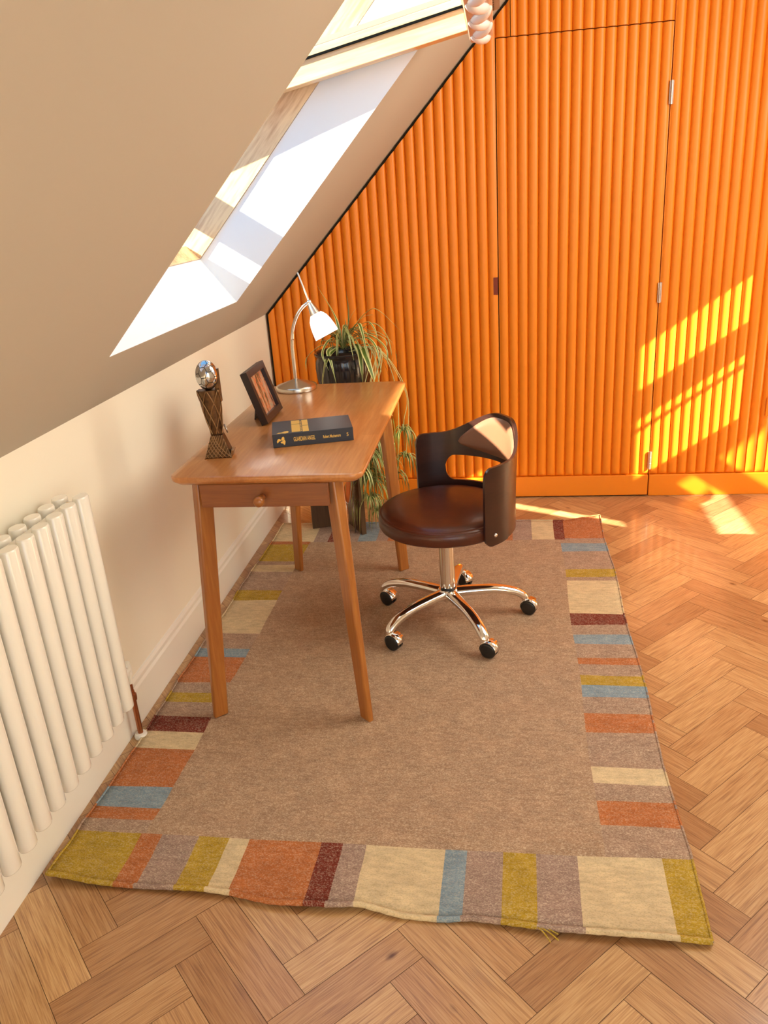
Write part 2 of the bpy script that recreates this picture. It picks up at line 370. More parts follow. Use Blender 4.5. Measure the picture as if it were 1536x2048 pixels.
q4([sp(S0, yn(S0)), sp(SB, yn(S0), D1), sp(S1, yn(S1), D1), sp(S1, yn(S1))], 1)
q4([sp(S0, yf(S0)), sp(SB, yf(S0), D1), sp(S1, yf(S1), D1), sp(S1, yf(S1))], 1)
# outer skin of the roof
e = .05
def ring(d, ex, mi):
    a0, a1 = SB-ex, S1+ex
    q4([sp(-.3, yo0, d), sp(STOP+.5, yo0, d), sp(STOP+.5, yn(STOP)-ex, d), sp(-.3, yn(0)-ex, d)], mi)
    q4([sp(-.3, yf(0)+ex, d), sp(STOP+.5, yf(STOP)+ex, d), sp(STOP+.5, yo1, d), sp(-.3, yo1, d)], mi)
    q4([sp(-.3, yn(0)-ex, d), sp(a0, yn(a0)-ex, d), sp(a0, yf(a0)+ex, d), sp(-.3, yf(0)+ex, d)], mi)
    q4([sp(a1, yn(a1)-ex, d), sp(STOP+.5, yn(STOP)-ex, d), sp(STOP+.5, yf(STOP)+ex, d), sp(a1, yf(a1)+ex, d)], mi)
ring(.27, .04, 2)
q4([sp(-.3, yo0, .27), sp(-.3, yo1, .27), Vector((-.35, yo1, .5)), Vector((-.35, yo0, .5))], 2)
bmesh.ops.recalc_face_normals(bm, faces=bm.faces[:])
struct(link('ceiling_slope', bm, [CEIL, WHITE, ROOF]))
# roof other side
bm = bmn(); q4([Vector((XR+.1, yo0, ZT-.1)), Vector((XR+.1, yo1, ZT-.1)), Vector((1.6, yo1, 3.15)), Vector((1.6, yo0, 3.15))]); struct(link('ceiling_ridge', bm, ROOF))

# ---- skylight window
win = bpy.data.objects.new('window_1', None); C.objects.link(win); struct(win)
MS = Matrix((SD, Vector((0, 1, 0)), NOUT)).transposed().to_4x4(); MS.translation = Vector((0, 0, HK))
def slopebox(bm, s0, s1, y0, y1, y0b, y1b, d0, d1, mi=0):
    bot = [sp(s0, y0, d0), sp(s0, y1, d0), sp(s1, y1b, d0), sp(s1, y0b, d0)]
    top = [sp(s0, y0, d1), sp(s0, y1, d1), sp(s1, y1b, d1), sp(s1, y0b, d1)]
    hexa(bm, bot, top, mi); bmesh.ops.recalc_face_normals(bm, faces=bm.faces[:])
bm = bmn(); slopebox(bm, SB-.05, S1+.05, yf(SB)-.004, yf(SB)+.05, yf(S1)-.004, yf(S1)+.05, D1+.001, .30); link('window_jamb', bm, PINE, win)
bm = bmn(); slopebox(bm, SB-.05, S1+.05, yn(SB)-.05, yn(SB)+.004, yn(S1)-.05, yn(S1)+.004, D1+.001, .30); link('window_jamb', bm, PINE, win)
bm = bmn(); slopebox(bm, SB-.05, SB+.004, yn(SB)+.004, yf(SB)-.004, yn(SB)+.004, yf(SB)-.004, D1+.001, .245); link('window_bottom_rail', bm, PINE, win)
bm = bmn(); slopebox(bm, S1-.004, S1+.05, yn(S1)+.004, yf(S1)-.004, yn(S1)+.004, yf(S1)-.004, D1+.001, .30); link('window_head_rail', bm, PINE, win)
pc = sp(SB+.055, yf(SB)-.004, D1+.048)
bm = bmn(); lathe(bm, [(0, 0), (.011, 0), (.013, -.002), (.013, -.004), (0, -.004)], 20, Matrix.Translation(pc) @ Matrix.Rotation(-pi/2, 4, 'X')); link('window_bolt_plug', bm, STEEL, win, True)
bm = bmn(); lathe(bm, [(0, 0), (.006, 0), (.006, .002), (0, .002)], 16, Matrix.Translation(pc-Vector((0, .0062, 0))) @ Matrix.Rotation(-pi/2, 4, 'X')); link('window_bolt_hole', bm, BLACKP, win)
# pivoting sash, swung open: 11 degrees to the horizontal
sash = bpy.data.objects.new('window_sash', None); C.objects.link(sash); sash.parent = win
TA = radians(11.0); XA = Vector((cos(TA), 0, sin(TA))); ZA = Vector((-sin(TA), 0, cos(TA)))
OA = Vector((.40, 0, 1.695))
MA = Matrix((XA, Vector((0, 1, 0)), ZA)).transposed().to_4x4(); MA.translation = OA
YF2, YN2 = -.925, -1.82
a0, a1 = -.735, .655
def part(name, lo, hi, M, mt, par=sash, bev=.002):
    bm = bmn(); box(bm, lo, hi, 0, M); return link(name, bm, mt, par, bevel=bev)
part('stile', (a0, YF2-.052, 0), (a1-.07, YF2, .085), MA, PINES)
part('stile', (a0, YN2, 0), (a1-.07, YN2+.052, .085), MA, PINES)
part('rail', (a0, YN2+.052, 0), (a0+.10, YF2-.052, .085), MA, PINES)
part('rail', (a1-.07, YN2, -.030), (a1, YF2, .085), MA, PEACH, bev=.010)
part('glazing_gasket', (a0+.1, YF2-.0600, .0575), (a1-.07, YF2-.0521, .0635), MA, RUBBERB, bev=0)
bm = bmn(); box(bm, (a0+.1, YN2+.053, .064), (a1-.06, YF2-.053, .068), 0, MA); link('pane', bm, GLASS, sash)
part('cover_frame', (a0-.01, YF2-.051, .0855), (a1, YF2+.03, .10), MA, GREYA, bev=0)
part('cover_frame', (a0-.01, YN2-.03, .0855), (a1, YN2+.055, .10), MA, GREYA, bev=0)
# white scalloped grip bar under the swung-in rail
bm = bmn(); yy = YF2-.012; k = 0
while yy > YN2+.12:
    sg = 1 if k % 2 else -1
    Mx = MA @ Matrix.Translation((a1-.034+sg*.003, yy-.05, -.030)) @ Matrix.Rotation(sg*.30, 4, 'Z') @ Matrix.Diagonal((1.1, 3.3, .9, 1))
    lathe(bm, [(0, -.019), (.010, -.016), (.017, -.009), (.0205, .0), (.020, .003), (0, .003)], 16, Mx)
    yy -= .105; k += 1
link('grip_bar', bm, WALUM, sash, True)
bm = bmn(); box(bm, (a1+.004, YN2+.1, .035), (a1+.030, YF2+.0, .085), 0, MA)
for i in range(12): box(bm, (a1+.006, YF2-.03-i*.03, .0342), (a1+.014, YF2-.010-i*.03, .0352), 1, MA)
link('vent_grille', bm, [GREYA, BLACKP], sash)

# ------------------------------------------------------------------ fluted orange wall
PITCH = .676/16; XD0, XD1, ZD = 1.0515, 1.727, 1.927; ZSK = .103; YFc = -.012
def fluted(bm, x0, x1, z0, z1, yb=-.004, ribs0=XD0, round_bottom=True):
    """rows of convex reeds facing the room, closed at the back"""
    n = 12; xs = []
    i0 = math.floor((x0-ribs0)/PITCH+1e-4); i1 = math.ceil((x1-ribs0)/PITCH-1e-4)
    pts = []
    for i in range(i0, i1):
        for k in range(n):
            t = k/n; x = ribs0+(i+t)*PITCH
            u = 2*t-1; d = math.sqrt(max(0, 1-u*u*.985))
            pts.append((x, YFc-.0165*d+.001))
    pts.append((ribs0+i1*PITCH, YFc-.0165*math.sqrt(.015)+.001))
    pts = [p for p in pts if x0-1e-6 <= p[0] <= x1+1e-6]
    if pts[0][0] > x0+1e-5: pts.insert(0, (x0, pts[0][1]))
    if pts[-1][0] < x1-1e-5: pts.append((x1, pts[-1][1]))
    lev = [(z0, 0.0), (z0+.003, .45), (z0+.008, .75), (z0+.016, .95), (z0+.024, 1.0), (z1, 1.0)] if round_bottom else [(z0, 1), (z1, 1)]
    cols = []
    for x, y in pts:
        c = [bm.verts.new((x, YFc+(y-YFc)*f if y < YFc else y, z)) for z, f in lev]; cols.append(c)
    for a, b in zip(cols, cols[1:]):
        for i in range(len(lev)-1): bm.faces.new((a[i], b[i], b[i+1], a[i+1]))
    # back and sides
    b0 = bm.verts.new((x0, yb, z0)); b1 = bm.verts.new((x1, yb, z0)); b2 = bm.verts.new((x1, yb, z1)); b3 = bm.verts.new((x0, yb, z1))
    bm.faces.new((b0, b3, b2, b1)); bm.faces.new([b0]+[b1]+[c[0] for c in cols[::-1]])
    bm.faces.new([b3]+[c[-1] for c in cols]+[b2])
    bm.faces.new([b0]+cols[0]+[b3]); bm.faces.new([b1, b2]+cols[-1][::-1])
    bmesh.ops.recalc_face_normals(bm, faces=bm.faces[:])
def clip_slope(bm, gap=.012):
    g = sp(0, 0, -gap)
    r = bmesh.ops.bisect_plane(bm, geom=bm.verts[:]+bm.edges[:]+bm.faces[:], plane_co=g, plane_no=NOUT, clear_outer=True)
    ed = [q for q in r['geom_cut'] if isinstance(q, bmesh.types.BMEdge)]
    bmesh.ops.holes_fill(bm, edges=ed)
bm = bmn(); ngon_prism(bm, [(-.1, -.06), (XR+.1, -.06), (XR+.1, ZT+.1), (CT*STOP, ZT+.1), (-.1, HK+.02)], 'y', 0, .1); struct(link('wall_back', bm, GAPSHADOW))
bm = bmn(); fluted(bm, .006, XD0-.002, ZSK, 2.4)
clip_slope(bm)
bm2 = bmn(); fluted(bm2, XD0-.002+.0, 1.1085, ZD+.003, 2.4, round_bottom=False); clip_slope(bm2)
bm3 = bmn(); fluted(bm3, 1.1115, XD1+.003, ZD+.003, 2.5, round_bottom=False); clip_slope(bm3)
bm4 = bmn(); fluted(bm4, XD1+.003, XR-.01, ZSK, 2.5)
o = link('wall_back_cladding_left', bm, ORANGE, smooth=True); o.name = 'wall_back_panel'; struct(o)
for b_ in (bm2, bm3, bm4):
    o = link('wall_back_panel', b_, ORANGE, smooth=True); struct(o)
door = bpy.data.objects.new('door_1', None); C.objects.link(door); door.location = (XD0, 0, 0); struct(door)
def to_local(o, par): o.parent = par; o.location = o.location - par.location; return o
bm = bmn(); fluted(bm, XD0+.002, XD1-.001, ZSK, ZD-.001); to_local(link('door_leaf', bm, ORANGE, smooth=True), door)
bm = bmn(); box(bm, (XD0+.0015, -.029, .006), (XD1-.001, -.004, ZSK)); to_local(link('kick_board', bm, ORANGE, bevel=.002), door)
for zc in (1.684, .925, .176):
    bm = bmn(); lathe(bm, [(0, -.042), (.0055, -.042), (.0055, .042), (0, .042)], 14, Matrix.Translation((XD1+.0015, -.033, zc)))
    box(bm, (XD1-.006, -.032, zc-.041), (XD1+.009, -.0265, zc+.041))
    for q in (-.014, .014): lathe(bm, [(.0058, q-.0008), (.0062, q), (.0058, q+.0008)], 14, Matrix.Translation((XD1+.0015, -.033, zc)))
    to_local(link('hinge', bm, STEEL, smooth=True), door)
bm = bmn(); box(bm, (1.030, -.0285, .951), (1.0495, -.022, 1.024)); to_local(link('finger_pull_recess', bm, mat('dark_red_recess', (.20, .025, .006), .6)), door)
# skirting of the orange wall
bm = bmn(); box(bm, (.006, -.027, 0), (XD0-.002, -.004, ZSK)); struct(link('baseboard_back', bm, ORANGE, bevel=.003))
bm = bmn(); box(bm, (XD1+.004, -.027, 0), (XR-.01, -.004, ZSK)); struct(link('baseboard_back', bm, ORANGE, bevel=.003))
# socket at right
t = thing('wall_socket', 'orange painted socket plate on the ribbed orange wall, at the right edge', 'socket', (2.25, -.03, .412))
bm = bmn(); box(bm, (-.042, -.006, -.042), (.042, .003, .042)); link('face_plate', bm, ORANGE, t, bevel=.003)
for sx in (-.02, .02):
    bm = bmn(); box(bm, (sx-.005, -.0075, .012), (sx+.005, -.0058, .022)); link('switch', bm, SKIRT, t)
for o in C.objects:
    if o.name.split('.')[0] in ('wall_back', 'wall_back_panel', 'door_1', 'baseboard_back', 'wall_socket'): o.location.y += .022
# left skirting
bm = bmn(); ngon_prism(bm, [(-.011, 0), (.004, 0), (.004, .108), (-.001, .116), (-.001, .128), (-.006, .137), (-.011, .14)], 'y', YB, -.006)
struct(link('baseboard_left', bm, SKIRT))

# ------------------------------------------------------------------ rug
TAU = cloth('taupe_wool', (.43, .275, .175), (.6, .34)); MAU = cloth('mauve_wool', (.37, .25, .20), (.6, .32)); SID = cloth('side_border_wool', (.40, .262, .185), (.6, .34)); CRM = cloth('cream_wool', (.70, .55, .33))
ORG = cloth('terracotta_wool', (.50, .165, .055)); YEL = cloth('mustard_wool', (.48, .31, .035)); BLU = cloth('blue_wool', (.245, .33, .39)); MAR = cloth('maroon_wool', (.20, .038, .024))
RM = [TAU, MAU, CRM, ORG, YEL, BLU, MAR, SID]
t_, g_, c_, o_, y_, b_, m_, s_ = range(8)
LEFT = [(-.519, c_), (-.556, o_), (-.718, y_), (-.756, g_), (-.82, c_), (-.982, g_), (-1.059, y_), (-1.30, c_), (-1.405, g_), (-1.453, b_), (-1.603, o_), (-1.655, g_), (-1.702, y_), (-1.777, g_), (-1.846, m_), (-1.919, c_), (-2.072, o_), (-2.147, b_), (-2.19, o_), (-2.232, g_)]
RIGHT = [(-.505, o_), (-.561, g_), (-.64, b_), (-.804, g_), (-.864, y_), (-.893, g_), (-1.148, c_), (-1.225, m_), (-1.285, g_), (-1.345, b_), (-1.426, g_), (-1.463, o_), (-1.523, g_), (-1.579, y_), (-1.636, b_), (-1.71, g_), (-1.797, o_), (-1.936, g_), (-1.998, c_), (-2.057, g_), (-2.137, o_), (-2.26, g_)]
BOT = [(.205, y_), (.258, o_), (.35, g_), (.424, y_), (.473, c_), (.646, o_), (.697, m_), (.752, g_), (.933, c_), (.982, b_), (1.062, g_), (1.134, y_), (1.223, g_), (1.402, c_), (1.6, y_)]
TOP = [(.227, c_), (.29, g_), (.32, m_), (.424, g_), (.505, b_), (.555, g_), (.63, o_), (.70, y_), (.80, g_), (.90, c_), (.97, g_), (1.088, o_), (1.169, g_), (1.262, c_), (1.305, m_), (1.6, o_)]
def pick(tab, v, desc):
    for e_, c in tab:
        if (v > e_ if desc else v < e_): return c
    return tab[-1][1]
def side(c): return s_ if c == g_ else c
def rugcol(x, y):
    if y < -2.232: return pick(BOT, x, False)
    if x < .215: return side(pick(LEFT, y, True))
    if y > -.525: return pick(TOP, x, False) if x < 1.305 or y > -.505 else g_
    if x > 1.283: return side(pick(RIGHT, y, True))
    return t_
EDGE = [(.03, -2.37), (.136, -2.381), (.394, -2.383), (.464, -2.389), (.563, -2.406), (.688, -2.407), (.75, -2.399), (.836, -2.415), (.924, -2.418), (.979, -2.412), (1.06, -2.42), (1.128, -2.427), (1.272, -2.432), (1.442, -2.434)]
def edge_y(x):
    for (xa, ya), (xb, yb_) in zip(EDGE, EDGE[1:]):
        if x <= xb: return ya+(yb_-ya)*max(0, (x-xa)/(xb-xa))
    return EDGE[-1][1]
X0, X1, Y0, Y1 = .04, 1.465, -2.40, -.325
def rug_pos(x, y, z=0):
    fx = (x-X0)/(X1-X0); fy = (Y1-y)/(Y1-Y0)
    px = x + (fx)*(.014-.036*fy) - .010*fy*(1-fx) + (1-fx)*.012*(1-fy)
    px += .004*sin(y*9+x*2)*(1 if fx > .5 else .7)*abs(2*fx-1)
    py = y
    if y < -2.232: py = y + (edge_y(px)-Y0)*min(1, (-2.232-y)/.168)
    if y > -.45: k_ = (y+.45)/.125; py = y + k_*(.012+.034*max(0, fx-.9)*10*.9)
    k2 = max(0, 1-(y-Y0)/.16)                 # ripples towards the near edge
    h = .0016*sin(y*31+sin(x*5)*1.5)+.0010*sin(x*17+y*13)+.0009*sin(y*67+x*9)
    h += k2*(.004+.0045*sin(x*15+.6)*cos(x*4.1)) + max(0, (px-1.33)/.12)*max(0, (y+.55)/.22)**2*.010
    h += .0045*math.exp(-((y+2.205)/.02)**2) + .003*math.exp(-((y+1.36)/.025)**2)*(1 if x < .6 else .3) + .0025*math.exp(-((y+1.86)/.02)**2)*(fx > .6)
    return Vector((px, py, .006+max(0, h+.002)+z))
def build_rug():
    xs = {X0, X1, .215, 1.283}; ys = {Y0, Y1, -2.232, -.525, -.505}
    for e_, c in LEFT+RIGHT: ys.add(e_)
    for e_, c in BOT+TOP:
        if e_ < X1: xs.add(e_)
    def fill(s, st):
        s = sorted(s); out = [s[0]]
        for a, b in zip(s, s[1:]):
            if b-a < .003: continue
            n = max(1, int(math.ceil((b-a)/st)))
            for i in range(1, n+1): out.append(a+(b-a)*i/n)
        return out
    xs = fill(xs, .022); ys = fill(ys, .022)
    bm = bmn(); V = [[bm.verts.new(rug_pos(x, y)) for y in ys] for x in xs]; V2 = [[bm.verts.new(rug_pos(x, y, -.005)) for y in ys] for x in xs]
    for i in range(len(xs)-1):
        for j in range(len(ys)-1):
            c = rugcol((xs[i]+xs[i+1])/2, (ys[j]+ys[j+1])/2)
            bm.faces.new((V[i][j], V[i+1][j], V[i+1][j+1], V[i][j+1])).material_index = c
            bm.faces.new((V2[i][j], V2[i][j+1], V2[i+1][j+1], V2[i+1][j])).material_index = c
    n, k = len(xs), len(ys)
    def side(a, b, a2, b2, c): bm.faces.new((a, b, b2, a2)).material_index = c
    for i in range(n-1): side(V[i][0], V[i+1][0], V2[i][0], V2[i+1][0], 1); side(V[i+1][-1], V[i][-1], V2[i+1][-1], V2[i][-1], 1)
    for j in range(k-1): side(V[0][j+1], V[0][j], V2[0][j+1], V2[0][j], 1); side(V[-1][j], V[-1][j+1], V2[-1][j], V2[-1][j+1], 1)
    bmesh.ops.recalc_face_normals(bm, faces=bm.faces[:])
    rug = thing('rug', 'flat-woven taupe rug with a border of coloured blocks, lying on the parquet', 'rug', (0, 0, 0))
    link('woven_field', bm, RM, rug, 'all')
    # corded binding, one short piece per border colour, kept in one mesh
    bm = bmn()
    def cord(pts, cols, r):
        P = [rug_pos(*p) for p in pts]; rings = []
        for i, p in enumerate(P):
            tt = (P[min(i+1, len(P)-1)]-P[max(i-1, 0)]).normalized(); a = Vector((0, 0, 1)); b = tt.cross(a)
            rr = r*(1+.10*sin(i*2.3))
            rings.append([bm.verts.new(p+Vector((0, 0, -.0008))+rr*(cos(2*pi*q/8)*b+sin(2*pi*q/8)*a)) for q in range(8)])
        for i, (a, b) in enumerate(zip(rings, rings[1:])):
            for q in range(8): bm.faces.new((a[q], a[(q+1) % 8], b[(q+1) % 8], b[q])).material_index = cols[i]
        bm.faces.new(rings[0]); bm.faces.new(rings[-1][::-1])
    nx = 120; P = [(X0+(X1-X0)*i/nx, Y0) for i in range(nx+1)]; cord(P, [rugcol(p[0]+.005, Y0) for p in P], .0062)
    ny = 160; P = [(X1, Y0+(Y1-Y0)*i/ny) for i in range(ny+1)]; cord(P, [y_ if p[1] < -2.232 else (rugcol(X1, p[1]+.005) if i % 5 else g_) for i, p in enumerate(P)], .0032)
    P = [(X0, Y0+(Y1-Y0)*i/ny) for i in range(ny+1)]; cord(P, [rugcol(X0, p[1]+.005) for p in P], .0032)
    P = [(X0+(X1-X0)*i/nx, Y1) for i in range(nx+1)]; cord(P, [rugcol(p[0]+.005, Y1) for p in P], .0038)
    bmesh.ops.recalc_face_normals(bm, faces=bm.faces[:])
    link('corded_binding', bm, RM, rug, 'all')
    bm = bmn()
    for a, l in ((-.5, .05), (-.8, .04), (-.25, .045)):
        p0 = rug_pos(1.13, Y0); tube(bm, catmull([p0, p0+Vector((l*.5*cos(a), l*.5*sin(a), .002)), p0+Vector((l*cos(a), l*sin(a)*1.1, -.005))], 4), .0016, 6)
    link('loose_yarn', bm, YEL, rug, 'all')
build_rug()
ZR = .0085

# ------------------------------------------------------------------ desk
desk = thing('desk', 'honey-brown wooden desk with one drawer and splayed legs, standing on the rug', 'desk', (.4596, -1.2642, 0))
hx, hy = .2538, .5208
def rrect(hx, hy, r, n=8):
    out = []
    for cx, cy, a0 in ((hx-r, hy-r, 0), (-hx+r, hy-r, pi/2), (-hx+r, -hy+r, pi), (hx-r, -hy+r, 1.5*pi)):
        for i in range(n+1): out.append((cx+r*cos(a0+pi/2*i/n), cy+r*sin(a0+pi/2*i/n)))
    return out
bm = bmn(); lv = []
for z, ins in ((.7255, .014), (.734, .003), (.738, .0005), (.7455, 0), (.7488, .0015), (.75, .005)):
    lv.append([bm.verts.new((x, y, z)) for x, y in rrect(hx-ins, hy-ins, .036-ins*.5)])
for a, b in zip(lv, lv[1:]):
    for i in range(len(a)): bm.faces.new((a[i], a[(i+1) % len(a)], b[(i+1) % len(a)], b[i]))
bm.faces.new(lv[0][::-1]); bm.faces.new(lv[-1])
link('desk_top', bm, DESKTOP, desk, True)
for sx in (-1, 1):
    for sy in (-1, 1):
        # a plank set at 45 degrees, wide face turned inwards, thinner towards the foot
        foot = [(-.2466, -.509), (-.2346, -.521), (-.2026, -.493), (-.2146, -.481)]
        topp = [(-.2116, -.468), (-.1886, -.491), (-.1566, -.459), (-.1796, -.436)]
        yo_f, yo_t = (0, 0) if sy < 0 else (-.040, -.020)
        bm = bmn()
        xo = -.016 if sx > 0 else (.008 if sy > 0 else 0)
        lo = [(-sx*p[0]+xo, -sy*p[1]+yo_f, ZR) for p in foot]; hi = [(-sx*p[0]+xo, -sy*p[1]+yo_t, .7255) for p in topp]
        hexa(bm, lo, hi); bmesh.ops.recalc_face_normals(bm, faces=bm.faces[:])
        link('leg', bm, DESKW, desk, bevel=.005, segs=3, smooth=True)
bm = bmn(); box(bm, (.155, -.43, .662), (.175, .43, .7254)); link('apron', bm, DESKW, desk, bevel=.002)
bm = bmn(); box(bm, (-.198, -.43, .662), (-.178, .43, .7254)); link('apron', bm, DESKW, desk, bevel=.002)
bm = bmn(); box(bm, (-.16, .44, .662), (.16, .46, .7254)); link('apron', bm, DESKX, desk, bevel=.002)
dr = bmn(); box(dr, (-.178, -.503, .660), (.162, -.487, .7235)); d_ = link('drawer', dr, DESKX, desk, bevel=.002)
bm = bmn(); lathe(bm, [(0, 0), (.0085, 0), (.0085, .004), (.007, .012), (.0085, .022), (.0125, .028), (.0145, .034), (.013, .041), (.008, .0455), (0, .047)], 24, Matrix.Translation((-.012, -.503, .688)) @ Matrix.Rotation(pi/2, 4, 'X'))
link('knob', bm, DESKW, d_, 'all')

# ------------------------------------------------------------------ swivel chair
CX, CY = .868, -1.188
ch = thing('swivel_chair', 'dark veneer and cognac leather swivel chair on chrome castors, standing on the rug', 'chair', (CX, CY, 0))
bm = bmn(); R = .2175
lathe(bm, [(0, .371), (R-.012, .371), (R-.003, .374), (R, .380), (R+.001, .398), (R+.0002, .4125), (R-.0015, .4135), (R, .4150), (R-.001, .4165), (R-.004, .4205), (R-.0065, .4215), (R-.008, .4205), (R-.011, .4235), (R-.016, .4285), (R-.035, .433), (R-.08, .4365), (0, .4375)], 96)
link('seat', bm, LEATHER, ch, 'all')
# curved back shell : angle a about the seat, middle at 32 degrees
AM, AH = 32, 86
HM, HW = 50.0, 42.0
def shell_top(a):
    d = (a-AM); s = abs(d)
    base = .613
    if d > 0: k = max(0, min(1, 1-(s-8)/56))
    else: k = max(0, min(1, 1-(s-8)/46))
    k = k*k*(3-2*k)
    zt_ = base + .080*k
    e_ = (AH-s)/7.0
    if e_ < 1: zt_ -= .038*(1-math.sqrt(max(0, 1-(1-max(0, e_))**2)))
    return zt_
def shell_bot(a):
    s = abs(a-AM); z = .358; e_ = (AH-s)/7.0
    if s < 60: z = .362
    if e_ < 1: z += .03*(1-math.sqrt(max(0, 1-(1-max(0, e_))**2)))
    return z
def shell_r(a, z): return (.2205 + .012*max(0, (z-.45)/.27)**1.2*cos(radians((a-AM)*.8)))
def hole_bounds(a):
    s = abs(a-HM)/HW
    if s >= 1: return None
    w_ = .046 if s < .79 else .046*math.sqrt(max(0, 1-((s-.79)/.21)**2))
    zc = .487; return zc-w_, zc+w_-.002*cos(radians((a-AM)*1.2))
def P(a, z, off=0):
    r = shell_r(a, z)+off; q = radians(a); return Vector((r*cos(q), r*sin(q), z))
def shell_surface(off):
    out = []; NA = 120; NL, NU = 5, 9
    return out
bm = bmn(); NA = 345; T = .010
angs = [AM-AH+2*AH*i/(NA-1) for i in range(NA)]
hb = [hole_bounds(a) for a in angs]
def col(a, hbnd, off):
    zb, zt_ = shell_bot(a), shell_top(a)
    lo, hi = hbnd if hbnd else (.497, .497)
    A = [bm.verts.new(P(a, zb+(lo-zb)*i/5, off)) for i in range(6)]
    B = [bm.verts.new(P(a, hi+(zt_-hi)*i/8, off)) for i in range(9)] if hbnd else [A[-1]]+[bm.verts.new(P(a, hi+(zt_-hi)*i/8, off)) for i in range(1, 9)]
    return A, B
cin = [col(a, h, 0) for a, h in zip(angs, hb)]; cout = [col(a, h, T) for a, h in zip(angs, hb)]
def quad(a, b, c, d, mi):
    vs = []
    for v in (a, b, c, d):
        if v not in vs: vs.append(v)
    if len(vs) > 2: bm.faces.new(vs).material_index = mi
for i in range(NA-1):
    for S, fl in ((cin, 0), (cout, 1)):
        for q in (0, 1):
            c0, c1 = S[i][q], S[i+1][q]
            for j in range(len(c0)-1): quad(c0[j], c1[j], c1[j+1], c0[j+1], 0)
    quad(cin[i][0][0], cin[i+1][0][0], cout[i+1][0][0], cout[i][0][0], 1)
    quad(cin[i][1][-1], cin[i+1][1][-1], cout[i+1][1][-1], cout[i][1][-1], 1)
    if hb[i] or hb[i+1]:
        quad(cin[i][0][-1], cin[i+1][0][-1], cout[i+1][0][-1], cout[i][0][-1], 1)
        quad(cin[i][1][0], cin[i+1][1][0], cout[i+1][1][0], cout[i][1][0], 1)
for k in (0, NA-1):
    for q in (0, 1):
        for j in range(len(cin[k][q])-1): quad(cin[k][q][j], cin[k][q][j+1], cout[k][q][j+1], cout[k][q][j], 1)
bmesh.ops.recalc_face_normals(bm, faces=bm.faces[:])
back = link('backrest', bm, [PLY, PLYEDGE], ch, True)
# leather pad on the inside of the back
bm = bmn(); rows = []
NP, NQ = 40, 10
for i in range(NP+1):
    u = -1+2*i/NP; a = AM+4+u*44; hh = math.sqrt(max(0.0, 1-abs(u)**2.6))
    zt_ = shell_top(a)-.013; zb = (hole_bounds(a) or (0, .55))[1]+.016
    zc = (zt_+zb)/2; hz = (zt_-zb)/2*hh
    row = []
    for j in range(NQ+1):
        v = -1+2*j/NQ; th_ = .011*math.sqrt(max(0, (1-v**4)))*hh**.5
        row.append(bm.verts.new(P(a, zc+hz*v, -.0015-th_)))
    rows.append(row)
for a, b in zip(rows, rows[1:]):
    for j in range(NQ): bm.faces.new((a[j], a[j+1], b[j+1], b[j]))
bmesh.ops.remove_doubles(bm, verts=bm.verts[:], dist=.0004); bmesh.ops.recalc_face_normals(bm, faces=bm.faces[:])
pad = link('back_pad', bm, PADL, ch, 'all'); pad['label'] = 'brown leather pad on the inside of the chair back'
for a in (-44, 108):
    bm = bmn(); p = P(a, .392, T-.001); q = radians(a)
    M_ = Matrix.Translation(p) @ Matrix.Rotation(q, 4, 'Z') @ Matrix.Rotation(pi/2, 4, 'Y')
    lathe(bm, [(0, 0), (.0065, 0), (.0065, .002), (.005, .0045), (0, .005)], 18, M_); link('bolt', bm, CHROME, ch, 'all')
bm = bmn(); lathe(bm, [(0, .371), (.09, .371), (.085, .363), (.035, .358), (0, .358)], 32); link('seat_plate', bm, BLACKP, ch, True)
bm = bmn(); lathe(bm, [(0, .36), (.0255, .36), (.0255, .16), (.027, .155), (.0275, .138), (.026, .136), (0, .136)], 40); link('gas_column', bm, CHROME, ch, True)
bm = bmn(); lathe(bm, [(0, .136), (.024, .136), (.0245, .132), (.024, .128), (.0, .128)], 40); link('column_collar', bm, BLACKP, ch, True)
bm = bmn(); lathe(bm, [(0, .128), (.031, .129), (.034, .124), (.031, .119), (.022, .114), (.0185, .085), (.0165, .08), (0, .08)], 40); link('hub', bm, CHROME, ch, True)
swiv = [150, 262, 255, 250, 20]
